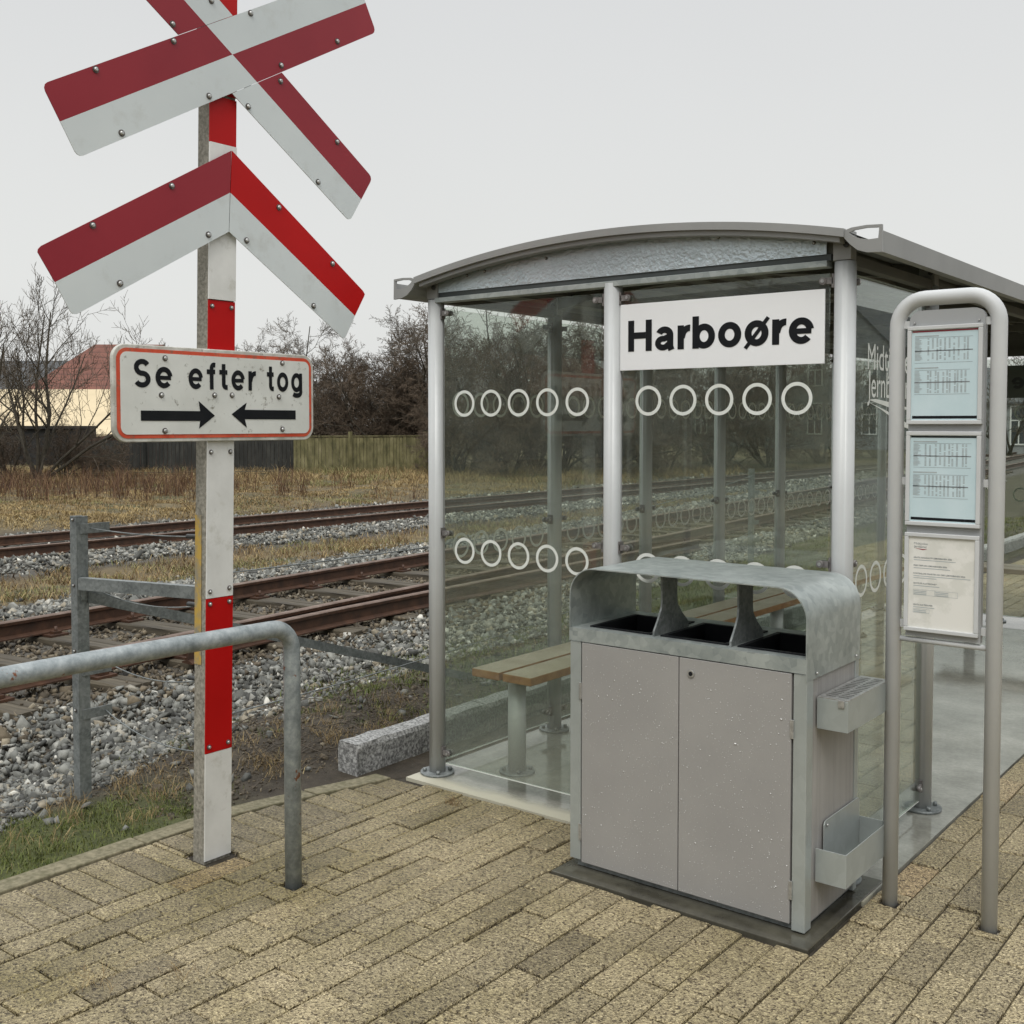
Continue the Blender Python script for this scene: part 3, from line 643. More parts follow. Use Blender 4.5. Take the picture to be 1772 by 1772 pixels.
n = 14000; x_ = RNG.uniform(-5.5, -3.82, n); y_ = RNG.uniform(-1, 7.5, n); keep = (y_ > 2.6) | (x_ < -4.4); x_, y_ = x_[keep], y_[keep]
scatter_stones('soil_pebbles', np.stack([x_, y_, gz(x_, y_)+0.002], -1), 0.004+RNG.gamma(1.6, 0.0038, len(x_)), np.clip(RNG.beta(1.4, 2, len(x_)), 0, 1), 'stone_brown', 'small pebbles strewn over the bare soil beside the shelter')
n = 17000; x_ = RNG.uniform(-5.15, -4.22, n); y_ = RNG.uniform(-1, 3.6, n); k_ = x_ < -4.36+0.14*np.sin(y_*4.1)-0.35*sstep(2.7, 3.4, y_); x_, y_ = x_[k_], y_[k_]
scatter_stones('fine_gravel', np.stack([x_, y_, gz(x_, y_)+RNG.uniform(-0.004, 0.008, len(x_))], -1), 0.006+RNG.gamma(1.5, 0.006, len(x_)), np.clip(RNG.beta(1.3, 1.9, len(x_)), 0, 1), 'stone', 'finer mixed gravel between the coarse ballast and the grass at left')
n = 60; x_ = RNG.uniform(-4.9, -3.9, n); y_ = RNG.uniform(2.1, 5.5, n)
scatter_stones('loose_stones', np.stack([x_, y_, gz(x_, y_)+0.008], -1), RNG.uniform(0.022, 0.045, n), RNG.uniform(0.1, 0.6, n), 'stone', 'larger loose stones on the soil near the sign pole')

# ------------------------------------------------------------------ grass
def blades(name, P, hgt, wid, lean, tone, mat, label, cat='grass'):
    n = len(P); th = RNG.uniform(0, 6.283, n); dx, dy = np.cos(th), np.sin(th); ph = RNG.uniform(0, 6.283, n)
    lx, ly = np.cos(ph)*lean*hgt, np.sin(ph)*lean*hgt
    b0 = P+np.stack([dx*wid, dy*wid, np.full(n, -0.01)], -1); b1 = P-np.stack([dx*wid, dy*wid, np.full(n, 0.01)], -1)
    mx_ = P+np.stack([lx*0.35, ly*0.35, hgt*0.6], -1); m0 = mx_+np.stack([dx*wid*.7, dy*wid*.7, 0*dx], -1); m1 = mx_-np.stack([dx*wid*.7, dy*wid*.7, 0*dx], -1)
    tp = P+np.stack([lx, ly, hgt*(1-0.25*np.minimum(lean, 1.5))], -1)
    co_ = np.stack([b0, b1, m1, m0, tp], 1).reshape(-1, 3); o = np.arange(n)[:, None]*5
    fl = np.concatenate([o+np.array([[0, 1, 2, 3]]), o+np.array([[3, 2, 4]])], 1).ravel()
    sz = np.tile([4, 3], n)
    return tag(np_mesh(name, co_, fl, sz, mat, {'tone': np.repeat(tone, 5)}), label, cat, None, 'stuff')
def clump(n, x0, x1, y0, y1, per, spread):
    c = n//per; cx2 = RNG.uniform(x0, x1, c); cy2 = RNG.uniform(y0, y1, c)
    x_ = np.repeat(cx2, per)+RNG.normal(0, spread, c*per); y_ = np.repeat(cy2, per)+RNG.normal(0, spread, c*per)
    return x_, y_, np.repeat(RNG.uniform(0, 1, c), per)
x_, y_, r_ = clump(26000, -4.75, -3.80, -0.6, 2.75, 20, 0.035); k_ = (x_ < -3.765) & (x_ > -4.45+0.16*np.sin(y_*3.1)+0.06*np.sin(y_*11)); x_, y_, r_ = x_[k_], y_[k_], r_[k_]
blades('verge_grass', np.stack([x_, y_, gz(x_, y_)], -1), RNG.uniform(0.008, 0.030, len(x_))*(0.5+0.9*r_), RNG.uniform(0.0012, 0.0024, len(x_)), RNG.uniform(0.4, 1.6, len(x_)), np.clip(r_*0.6+RNG.normal(0.12, 0.16, len(x_)), 0, 1), 'grass_green', 'mossy green grass between the edging and the ballast at left')
x_, y_, r_ = clump(2400, -4.55, -3.84, 1.6, 4.6, 30, 0.035)
blades('straw_tufts', np.stack([x_, y_, gz(x_, y_)], -1), RNG.uniform(0.02, 0.085, len(x_)), RNG.uniform(0.0008, 0.0016, len(x_)), RNG.uniform(0.5, 1.9, len(x_)), np.clip(RNG.normal(0.45, 0.2, len(x_)), 0, 0.95), 'grass_dry', 'straw-coloured grass tufts near the foot of the sign pole')
x_, y_, r_ = clump(2600, -5.0, -3.85, 2.7, 5.2, 60, 0.045)
blades('moss_tufts', np.stack([x_, y_, gz(x_, y_)], -1), RNG.uniform(0.010, 0.035, len(x_)), RNG.uniform(0.001, 0.002, len(x_)), RNG.uniform(0.4, 1.6, len(x_)), np.clip(r_*0.7+RNG.normal(0.12, 0.16, len(x_)), 0, 1), 'grass_green', 'small green tufts dotted over the bare soil between pole and shelter')
x_, y_, r_ = clump(30000, -6.6, -3.85, 4.2, 20, 22, 0.06); k_ = (x_ < -3.83) & (x_+0.105*y_ > -4.95+0.25*np.sin(y_*2)); x_, y_, r_ = x_[k_], y_[k_], r_[k_]
blades('trackside_grass', np.stack([x_, y_, gz(x_, y_)], -1), RNG.uniform(0.02, 0.07, len(x_)), RNG.uniform(0.0015, 0.004, len(x_)), RNG.uniform(0.4, 1.6, len(x_)), np.clip(r_*0.6+RNG.normal(0.2, 0.16, len(x_)), 0, 1), 'grass_green', 'green grass between the granite kerb and the ballast behind the shelter')
x_, y_, r_ = clump(70000, -13.4, -9.4, 2, 34, 22, 0.10); s_ = x_+0.105*y_; k_ = (s_ < -10.2-0.25*np.sin(y_*1.3)) & (x_+0.018*y_ > -12.9); x_, y_, r_ = x_[k_], y_[k_], r_[k_]
blades('strip_grass', np.stack([x_, y_, gz(x_, y_)], -1), RNG.uniform(0.03, 0.12, len(x_)), RNG.uniform(0.003, 0.006, len(x_)), RNG.uniform(0.4, 1.8, len(x_)), np.where(r_ > 0.72, RNG.uniform(0.93, 1, len(x_)), np.clip(r_*0.9+RNG.normal(0, .12, len(x_)), 0, .88)), 'grass_dry', 'low dry grass in the strip between the two tracks')
# verge: rough dry grass towards the fences
nq = 190000; ncl = 5200
cl = RNG.integers(0, ncl, nq); cd = 1/RNG.uniform(1/41., 1/19., ncl); cp = RNG.uniform(-260, 1500, ncl); chh = RNG.uniform(0.4, 1.2, ncl)
dep = cd[cl]+RNG.normal(0, 0.20, nq); pxx = cp[cl]+RNG.normal(0, 9, nq)
lat = (pxx-CX)/F_PX*dep; vx = -math.sin(YAW)*dep+math.cos(YAW)*lat; vy = math.cos(YAW)*dep+math.sin(YAW)*lat
ct = np.clip(0.5+0.42*bumps(vx*0.45, vy*0.45)+RNG.normal(0, 0.13, ncl)[cl], 0, 1)
k_ = vx < -17.9; vx, vy, cl2, dp, ct = vx[k_], vy[k_], cl[k_], dep[k_], ct[k_]
hh = RNG.uniform(0.08, 0.26, len(vx))*chh[cl2]*(0.34+1.2*sstep(28, 36, dp))
blades('dry_verge', np.stack([vx, vy, gz(vx, vy)], -1), hh, RNG.uniform(0.004, 0.009, len(vx)), RNG.uniform(0.4, 1.8, len(vx)), np.where(ct < 0.26, RNG.uniform(.93, 1, len(vx)), np.clip(0.12+ct*0.65+RNG.normal(0, 0.09, len(vx)), 0, 0.86)), 'grass_dry', 'rough straw-yellow grass in front of the board fences')
# brown dead weed stalks at left
nq = 4200; cn = 300; cd = RNG.uniform(24, 33, cn); cp = RNG.normal(130, 210, cn); cl = RNG.integers(0, cn, nq)
dep = cd[cl]+RNG.normal(0, 0.15, nq); pxx = cp[cl]+RNG.normal(0, 7, nq); lat = (pxx-CX)/F_PX*dep
vx = -math.sin(YAW)*dep+math.cos(YAW)*lat; vy = math.cos(YAW)*dep+math.sin(YAW)*lat
blades('dead_weeds', np.stack([vx, vy, gz(vx, vy)], -1), RNG.uniform(0.2, 0.75, nq), RNG.uniform(0.004, 0.008, nq), RNG.uniform(0.05, 0.8, nq), RNG.uniform(0, 1, nq), 'weed', 'dead reddish-brown weed stalks in the verge at far left', 'weeds')

# ------------------------------------------------------------------ bare trees
def growth(seed, height, stems, spread, levels=4, twig=0.006, dens=1.0, r0=0.10, wig=0.18, up=0.25, fan=None, first=0.25):
    rnd = random.Random(seed); big, small = [], []
    def grow(p, d, ln, r, lv):
        nseg = 5 if lv < 2 else 4; pts = [p]; rs = [r]; q = p.copy(); dd = d.copy()
        for i in range(nseg):
            dd = (dd+Vector([rnd.gauss(0, wig) for _ in range(3)])+Vector((0, 0, up*(0.5 if lv else 0.25)))*0.35).normalized()
            q = q+dd*(ln/nseg); pts.append(q.copy()); rs.append(max(r*(1-0.72*(i+1)/nseg), twig*0.6))
        (big if lv < 2 else small).append((pts, rs, lv))
        if lv >= levels: return
        nc = int({0: 9, 1: 7, 2: 6, 3: 4}.get(lv, 3)*dens+rnd.random())
        for c in range(nc):
            t = first+(1-first)*(c+rnd.random())/nc if lv == 0 else 0.15+0.85*(c+rnd.random())/nc
            i = min(int(t*nseg), nseg-1); fr = t*nseg-i; bp = pts[i].lerp(pts[i+1], min(fr, 1)); bd = (pts[i+1]-pts[i]).normalized()
            side = bd.orthogonal().normalized(); side.rotate(Matrix.Rotation(rnd.uniform(0, 6.28), 3, bd))
            a = rnd.uniform(0.45, 1.0); nd = (bd*math.cos(a)+side*math.sin(a)).normalized()
            grow(bp, nd, ln*rnd.uniform(0.38, 0.62)*(1.05-0.45*t), max(r*(1-0.7*t)*rnd.uniform(0.4, 0.6), twig), lv+1)
    for s_ in range(stems):
        a = rnd.uniform(0, 6.28); sp = rnd.uniform(0.1, spread)
        d = Vector((math.cos(a)*sp, math.sin(a)*sp, 1)).normalized()
        if fan: d = Vector(fan[s_ % len(fan)]).normalized()
        grow(Vector((math.cos(a)*0.25*rnd.random(), math.sin(a)*0.25*rnd.random(), 0)), d, height*rnd.uniform(0.62, 0.95), r0*rnd.uniform(0.6, 1.1), 0)
    return big, small
def tree_obj(seed, loc, label, cat, height, group=None, bark='bark', twm='twig', name='bare_tree', **kw):
    t = thing(name, loc, label, cat, group)
    big, small = growth(seed, height, **kw)
    L_ = Vector(loc)
    for nm, lst, sides, mt in (('trunk', big, 6, bark), ('crown', small, 3, twm)):
        b = MB()
        for pts, rs, lv in lst: b.tube(pts, rs, sides if lv < 1 else (4 if lv < 2 else 3), caps=False)
        # skip normal recalculation for speed
        me = bpy.data.meshes.new(nm); me.from_pydata(b.v, [], b.f); me.materials.append(M[mt]); me.update()
        o = bpy.data.objects.new(nm, me); COL.objects.link(o); o.parent = t
    return t
GZB = -0.12
tree_obj(3, far(60, 33, GZB), 'bare many-stemmed tree at far left in front of the red-tiled house', 'tree', 6.4, stems=7, spread=0.65, levels=3, dens=0.98, r0=0.075, twig=0.0075, wig=0.10, up=0.5,
         fan=[(0.75, 0.5, 1.0), (0.3, 0.2, 1.2), (-0.1, 0, 1.3), (-0.5, -0.3, 1.2), (0.1, 0.4, 1.2), (-0.3, -0.5, 1.0), (1.0, 0.55, 0.8), (-0.9, -.4, 1.0)])
tree_obj(8, far(-70, 30, GZB), 'bare tree cut off by the left edge of the photo', 'tree', 5.6, stems=5, spread=0.6, levels=3, dens=0.8, r0=0.06, twig=0.0075, wig=0.12, up=0.45)
kwB = dict(stems=9, spread=0.75, levels=4, dens=1.08, r0=0.07, twig=0.0072, wig=0.22, up=0.2, first=0.12)
protoA = tree_obj(21, far(480, 44, GZB), 'rounded bare grey-brown tree showing between the crossing plate and the lower white arm', 'tree', 6.3, 'bare shrub trees behind the fences', **kwB)
protoB = tree_obj(22, far(690, 42, GZB), 'dense bare tree above the pale board fence, left of the shelter post', 'tree', 5.3, 'bare shrub trees behind the fences', twm='twig2', **kwB)
protoC = tree_obj(23, far(610, 47, GZB), 'smaller bare shrub tree in the dip between two rounded ones', 'tree', 4.8, 'bare shrub trees behind the fences', twm='twig2', **kwB)
def shrub(proto, px, dep, sc, rot, label):
    o = copy_tree(proto); o.location = far(px, dep, GZB); o.scale = (sc, sc, sc*RNG.uniform(0.92, 1.05)); o.rotation_euler = (0, 0, rot); o['label'] = label
for args in [(protoB, 420, 46, 0.95, 1.0, 'bare shrub tree half hidden behind the sign pole'),
             (protoC, 545, 43, 0.85, 2.1, 'low thicket just right of the crossing text plate'),
             (protoC, 655, 43, 0.85, 4.0, 'low thicket right behind the pale board fence'),
             (protoC, 725, 43.5, 1.0, 0.7, 'thicket touching the left front column of the shelter in the view'),
             (protoA, 770, 43, 1.12, 2.6, 'bare tree seen just inside the left pane of the shelter'),
             (protoB, 850, 44, 1.38, 0.4, 'bare tree seen through the middle of the left pane'),
             (protoC, 800, 36, 0.72, 5.0, 'low thicket at the left edge of the shelter glass'),
             (protoC, 880, 36, 0.75, 1.2, 'low thicket seen beneath the upper rings of the left pane'),
             (protoA, 930, 42, 1.15, 4.2, 'bare tree seen beside the second back column'),
             (protoC, 970, 37, 0.85, 3.0, 'low thicket seen left of the middle column'),
             (protoB, 1030, 44, 1.32, 5.5, 'bare tree behind the middle column of the shelter'),
             (protoC, 1060, 37, 0.80, 2.6, 'low thicket seen right of the middle column'),
             (protoA, 1120, 44, 1.12, 0.9, 'bare tree behind the left half of the name board'),
             (protoC, 1150, 39, 0.85, 0.3, 'thicket seen below the left half of the name board'),
             (protoB, 1225, 47, 1.3, 3.7, 'bare tree behind the middle of the name board'),
             (protoC, 1240, 41, 0.85, 4.6, 'thicket seen below the middle of the name board'),
             (protoC, 1330, 44, 0.95, 1.7, 'thicket seen below the right half of the name board'),
             (protoA, 1350, 50, 1.1, 5.1, 'bare tree behind the right end of the name board'),
             (protoC, 1420, 49, 1.0, 5.9, 'thicket seen just left of the right front column'),
             (protoB, 1450, 56, 1.1, 2.2, 'bare tree hidden by the right front column'),
             (protoC, 1520, 56, 1.1, 0.8, 'thicket seen through the side pane of the shelter'),
             (protoC, 15, 34, 0.42, 0.5, 'small thicket at the foot of the left tree, touching the photo edge'),
             (protoC, 110, 34.5, 0.40, 3.3, 'small thicket at the foot of the left tree, on its right side'),
             (protoC, 185, 36, 0.32, 2.0, 'lowest small thicket below the left end of the crossing text plate')]: shrub(*args)
tree_obj(31, far(1745, 62, GZB), 'bare tree at the right edge beside the grey house', 'tree', 6.2, stems=5, spread=0.8, levels=4, dens=0.85, r0=0.10, twig=0.012, wig=0.2)
for x, y, sc, rt, pr_, lb in ((-16, -24, 1.0, 0.3, protoA, 'bare tree added in front of the long building behind the camera, mirrored in the shelter glass'), (-24, -20, 1.2, 1.9, protoB, 'bare tree added by the building behind the camera, at its track end'),
        (-10, -30, 1.1, 3.1, protoB, 'bare tree added by the building behind the camera, near its middle'), (-30, -13, 1.0, 4.4, protoA, 'bare tree added beyond the tracks behind the camera, farther along'), (-36, -6, 1.0, 5.2, protoC, 'thicket added beyond the tracks behind the camera'),
        (-20, -30, 1.3, 2.2, protoC, 'thicket added beside the building behind the camera'), (-3, -32, 1.2, 0.9, protoC, 'thicket added at the road end behind the camera')):
    o = copy_tree(pr_); o.location = (x, y, GZB); o.scale = (sc, sc, sc); o.rotation_euler = (0, 0, rt); o['label'] = lb  # unseen trees added to keep bright sky out of the glass reflection
# brambles by the kerb stone
bb = MB()
for i in range(150):
    p = Vector((-4.15+random.gauss(0, 0.28), 4.1+random.gauss(0, 0.4), 0.0)); d = Vector((random.gauss(0, 1), random.gauss(0, 1), random.uniform(0.1, 0.9))).normalized(); pts = [p.copy()]
    for j in range(6):
        d = (d+Vector((random.gauss(0, .3), random.gauss(0, .3), -0.16))).normalized(); p = p+d*random.uniform(0.03, 0.08)
        if p.z < -0.03 or p.x > -3.82: break
        pts.append(p.copy())
    if len(pts) > 1: bb.tube(pts, 0.0022, 4, caps=False)
tag(bb.build('bramble', 'twig'), 'tangle of thin brown bramble stems on the soil behind the granite block', 'bramble', None, 'stuff')

# ------------------------------------------------------------------ fences, houses beyond
def board_fence(name, pa, pb, z0, z1, mat, label, bw=0.12, gap=0.012, posts=(), post_up=0.15, cap=False, wob=0.02):
    t = thing(name, (pa[0], pa[1], z0), label, 'fence'); a, b_ = Vector((pa[0], pa[1], 0)), Vector((pb[0], pb[1], 0)); d = (b_-a); ln = d.length; d.normalize(); nrm = Vector((-d.y, d.x, 0))
    m = MB(); u = 0
    while u < ln:
        w_ = bw*random.uniform(0.9, 1.1); p = a+d*u; q = a+d*(u+w_-gap); of = nrm*random.uniform(-0.006, 0.006)
        zt = z1+random.uniform(-wob, wob)
        c = [p+of, q+of, q+of+nrm*0.02, p+of+nrm*0.02]
        m.add([(v.x, v.y, z0) for v in c]+[(v.x, v.y, zt) for v in c], [(0, 1, 2, 3), (4, 5, 6, 7), (0, 1, 5, 4), (1, 2, 6, 5), (2, 3, 7, 6), (3, 0, 4, 7)]); u += w_
    m.build('boards', mat, t)
    for ps in posts:
        p = a+d*ps*ln-nrm*0.06; MB().box(p.x-0.05, p.x+0.05, p.y-0.05, p.y+0.05, z0, z1+post_up).build('post', mat, t)
    r = MB()
    for zz in (z0+0.35, z1-0.2):
        c = [a+nrm*0.03, b_+nrm*0.03, b_+nrm*0.07, a+nrm*0.07]
        r.add([(v.x, v.y, zz) for v in c]+[(v.x, v.y, zz+0.07) for v in c], [(0, 1, 2, 3), (4, 5, 6, 7), (0, 1, 5, 4), (1, 2, 6, 5), (2, 3, 7, 6), (3, 0, 4, 7)])
    r.build('rails', mat, t)
    if cap:
        c = [a-nrm*0.03, b_-nrm*0.03, b_+nrm*0.05, a+nrm*0.05]
        MB().add([(v.x, v.y, z1+0.03) for v in c]+[(v.x, v.y, z1+0.06) for v in c], [(0, 1, 2, 3), (4, 5, 6, 7), (0, 1, 5, 4), (1, 2, 6, 5), (2, 3, 7, 6), (3, 0, 4, 7)]).build('cap_rail', mat, t)
    return t
def zpx(py, dep): return CAM_H-(py-734.7)/F_PX*dep
D = 38
board_fence('board_fence', far(508, D), far(738, D+1), zpx(826, D), zpx(757, D), 'fence_pale', 'weathered olive-brown board fence left of the shelter', posts=(0.42, 0.99), post_up=0.2, cap=True)
board_fence('board_fence', far(140, D+0.5), far(507, D+0.3), zpx(826, D), zpx(762, D), 'fence_dark', 'near-black board fence behind the sign pole', posts=(0.3, 0.7), post_up=0, bw=0.14)
board_fence('low_fence', far(-120, 33), far(506, 36), zpx(850, 33), zpx(821, 34.5), 'fence_mid', 'knee-high wooden fence with a thin top rail at the back of the verge', posts=(), cap=True, wob=0.0)

def quad_prism(b, base, z0, z1, mi=0):
    b.add([(x, y, z0) for x, y in base]+[(x, y, z1) for x, y in base], [(0, 1, 2, 3), (4, 5, 6, 7), (0, 1, 5, 4), (1, 2, 6, 5), (2, 3, 7, 6), (3, 0, 4, 7)], mi)
def gable_house(name, p0, along, depth_dir, Lh, Wh, zw, zr, wall, roof, label, over=0.3, z0=-0.3, hip0=0.0, windows=(), chimney=None):
    """p0 ground corner nearest, along = ridge direction"""
    t = thing(name, (p0[0], p0[1], z0), label, 'house'); A = Vector((p0[0], p0[1], 0)); u = Vector((*along, 0)).normalized(); v = Vector((*depth_dir, 0)).normalized()
    c = [A, A+u*Lh, A+u*Lh+v*Wh, A+v*Wh]; w_ = MB(); quad_prism(w_, [(q.x, q.y) for q in c], z0, zw)
    r0 = A+v*Wh/2+u*hip0; r1 = A+v*Wh/2+u*Lh
    if hip0 == 0: w_.add([(c[0].x, c[0].y, zw), (c[3].x, c[3].y, zw), (r0.x, r0.y, zr-0.08)], [(0, 1, 2)])
    w_.add([(c[1].x, c[1].y, zw), (c[2].x, c[2].y, zw), (r1.x, r1.y, zr-0.08)], [(0, 1, 2)])
    w_.build('wall', wall, t)
    e0, e1, e2, e3 = A-v*over-u*over, A+u*(Lh+over)-v*over, A+u*(Lh+over)+v*(Wh+over), A+v*(Wh+over)-u*over
    R0 = r0-u*(over if hip0 == 0 else 0); R1 = r1+u*over; ze = zw-over*(zr-zw)/(Wh/2); th = 0.12
    def P(q, z): return (q.x, q.y, z)
    rf = MB()
    for dz in (0,):
        vs_ = [P(e0, ze), P(e1, ze), P(R1, zr), P(R0, zr), P(e2, ze), P(e3, ze)]; vt = [(a, b_, c_+th) for a, b_, c_ in vs_]
        rf.add(vs_+vt, [(0, 1, 2, 3), (3, 2, 4, 5), (6, 7, 8, 9), (9, 8, 10, 11), (0, 1, 7, 6), (4, 5, 11, 10), (1, 2, 8, 7), (2, 4, 10, 8), (0, 3, 9, 6), (3, 5, 11, 9)])
        if hip0: rf.add([P(e0, ze+0.02), P(R0, zr+th), P(e3, ze+0.02)], [(0, 1, 2)])
    rf.build('roof', roof, t)
    for (face, uo, zo, ww, wh_) in windows:
        o_, dr, nr = (A, u, -v) if face == 'front' else ((A, v, -u) if face == 'left' else (A+u*Lh, v, u))
        def box_on(u0, u1, z0_, z1_, a, b_):
            q = [o_+dr*u0+nr*a, o_+dr*u1+nr*a, o_+dr*u1+nr*b_, o_+dr*u0+nr*b_]; m = MB(); quad_prism(m, [(k.x, k.y) for k in q], z0_, z1_); return m
        pa = box_on(uo, uo+ww, zo, zo+wh_, 0.003, 0.03).build('window', 'window', t)
        f = MB()
        for (a0, a1, b0, b1) in ((-0.09, 0, -0.09, wh_+0.09), (ww, ww+0.09, -0.09, wh_+0.09), (0, ww, -0.09, 0), (0, ww, wh_, wh_+0.09), (0, ww, wh_*0.62, wh_*0.62+0.07), (ww/2-.035, ww/2+.035, 0, wh_*0.62)):
            m = box_on(uo+a0, uo+a1, zo+b0, zo+b1, 0.004, 0.07); f.add(m.v, m.f)
        fo = f.build('window_frame', 'white_trim', pa)
    if chimney:
        q = r0.lerp(r1, chimney); MB().box(q.x-0.3, q.x+0.3, q.y-0.3, q.y+0.3, zr-0.5, zr+0.9).build('chimney', wall, t)
    return t
Rd, Fd = (math.cos(YAW), math.sin(YAW)), (-math.sin(YAW), math.cos(YAW))
def dirv(a, b_): return (Rd[0]*a+Fd[0]*b_, Rd[1]*a+Fd[1]*b_)
D = 58
gable_house('tiled_house', far(45, D), dirv(1, 0.05), dirv(-0.05, 1), 5.8, 9, zpx(680, D), zpx(600, D+4.5), 'brick_dark', 'tile_red', 'house with a large red-tiled roof behind the left tree', hip0=2.2, windows=[('front', 3.0, 1.0, 1.0, 1.1)])
D = 50
gable_house('low_building', far(-120, D), dirv(1, 0.0), dirv(0, 1), 14.5, 11, zpx(752, D), zpx(678, D+5.5), 'brick_dark', 'beige_roof', 'low building with a shallow beige roof in front of the tiled house', over=0.25)
D = 64
gable_house('grey_house', far(-260, D), dirv(1, 0.0), dirv(0, 1), 11.0, 9, zpx(720, D), zpx(628, D+4.5), 'grey_wall', 'grey_roof', 'house with a grey roof at the far left edge behind bare branches')
D = 46
sh = thing('dark_shed', far(-60, 46), 'black wooden shed wall behind the left tree', 'shed')
qq = MB(); a0, a1 = far(-200, D), far(120, D); quad_prism(qq, [(a0[0], a0[1]), (a1[0], a1[1]), (a1[0]+Fd[0]*3, a1[1]+Fd[1]*3), (a0[0]+Fd[0]*3, a0[1]+Fd[1]*3)], -0.3, zpx(742, D)); qq.build('wall', 'shed', sh)
qq = MB(); quad_prism(qq, [(a0[0]-.2, a0[1]-.1), (a1[0]+.2, a1[1]-.1), (a1[0]+Fd[0]*3.2, a1[1]+Fd[1]*3.2), (a0[0]+Fd[0]*3.2, a0[1]+Fd[1]*3.2)], zpx(742, D)+0.003, zpx(742, D)+0.12); qq.build('roof', 'shed', sh)
# brown gable in front of the beige roof
gable_house('brown_outhouse', far(165, 47), dirv(0.0, 1), dirv(1, 0), 3.4, 6.5, zpx(764, 47), zpx(728, 47), 'brick_dark', 'brick_dark', 'small brown gabled outhouse just left of the crossing plate', over=0.15)
# buildings to the right end
D = 66
gable_house('grey_cottage', far(1560, D), dirv(1, 0.0), dirv(0, 1), 14, 8, zpx(694, D), zpx(640, D+4), 'grey_wall', 'grey_roof', 'grey house with white windows at the right edge beyond the shelter', windows=[('front', 6.55, 0.45, 0.9, 2.2), ('front', 3.2, 0.6, 1.0, 1.8)])
# station building mirrored in the side pane (stands to the right, outside the frame)
gable_house('station_building', (22.4, 72.0), (0, 1), (1, 0), 20, 4.9, 7.0, 9.5, 'grey_wall', 'grey_roof', 'narrow two-storey grey station gable mirrored in the side pane of the shelter',
            windows=[('left', 0.8, 1.0, 0.9, 2.0), ('left', 3.1, 1.0, 0.9, 2.0), ('left', 0.8, 4.3, 0.9, 1.6), ('left', 3.1, 4.3, 0.9, 1.6)])
gable_house('station_wing', (27.7, 76.0), (1, 0), (0, 1), 14, 8, 5.4, 8.2, 'grey_wall', 'grey_roof', 'wider grey wing joined to the station gable, mirrored in the side pane', windows=[('front', 1.2, 1.0, 0.9, 2.0), ('front', 3.6, 1.0, 0.9, 2.0), ('front', 6.4, 1.0, 0.9, 2.0)])
gable_house('added_long_building', (-27, -36), (1, 0.12), (-0.12, 1), 26, 9, 3.9, 6.6, 'brick_dark', 'grey_roof', 'long brick building added behind the camera, unseen except mirrored in the shelter glass', windows=[('front', 3, 1, 1.2, 1.5), ('front', 8, 1, 1.2, 1.5)])  # added out of frame to darken the sky's reflection in the panes
gable_house('added_street_house', (24, 6), (0, 1), (1, 0), 20, 9, 3.6, 7.2, 'brick_dark', 'grey_roof', 'added brick street house right of the frame, nearest the shelter, seen only mirrored', windows=[('left', 2, 1, 1.1, 1.4)])
gable_house('added_street_house', (25, 34), (0, 1), (1, 0), 16, 9, 3.2, 6.8, 'grey_wall', 'tile_red', 'added grey street house with red roof right of the frame, seen only mirrored')  # both street houses added unseen, blocking the sky reflected in the left pane
for x, y, sc, rt, pr_, lb in ((19, 29, 1.0, 0.3, protoA, 'bare tree added between the two street houses right of the frame'), (17, 3, 1.1, 1.9, protoB, 'bare tree added at the near end of the brick street house'), (19, 54, 1.2, 3.0, protoB, 'bare tree added between the red-roofed street house and the station building'), (12, -10, 1.3, 4.0, protoC, 'thicket added on the road side behind the camera')):
    o = copy_tree(pr_); o.location = (x, y, GZB); o.scale = (sc, sc, sc); o.rotation_euler = (0, 0, rt); o['label'] = lb  # more unseen trees, added to break up the reflected sky

# ------------------------------------------------------------------ small shared hardware
def bolt_part(parent, p, axis, r=0.008, washer=True):
    b = MB(); p = Vector(p); a = Vector(axis)
    if washer: b.tube([p, p+a*0.0025], r*1.35, 14, 1)
    b.tube([p+a*0.0025, p+a*0.006, p+a*0.0085], [r*0.95, r*0.85, r*0.45], 12, 0)
    return b.build('bolt', ['bolt', 'washer'], parent)

# ------------------------------------------------------------------ crossing sign
SX = -3.315
sgn = thing('crossing_sign', (-3.37, 2.468, 0), 'red and white railway crossing cross, chevron and text plate on a striped concrete post', 'crossing sign')
LEAN = 0.0215
def pole_pt(x, y, z): return (x, y+LEAN*z, z)
pb = MB()
for z0, z1, mi in ((-0.3, 0.75, 0), (0.75, 1.25, 0), (1.25, 3.9, 0)):
    c = [(-3.405, 2.412), (-3.340, 2.412), (-3.340, 2.526), (-3.405, 2.526)]
    pb.add([pole_pt(x, y, z0) for x, y in c]+[pole_pt(x, y, z1) for x, y in c], [(0, 1, 5, 4), (1, 2, 6, 5), (2, 3, 7, 6), (3, 0, 4, 7)], mi)
pb.build('pole', 'concrete_post', sgn)
yb = MB(); yb.add([(-3.404, 2.4095+LEAN*.72, 0.72), (-3.362, 2.4095+LEAN*.72, 0.72), (-3.366, 2.4095+LEAN*1.27, 1.27), (-3.404, 2.4095+LEAN*1.27, 1.27)], [(0, 1, 2, 3)])
yb.build('yellow_patch', 'yellow', sgn)
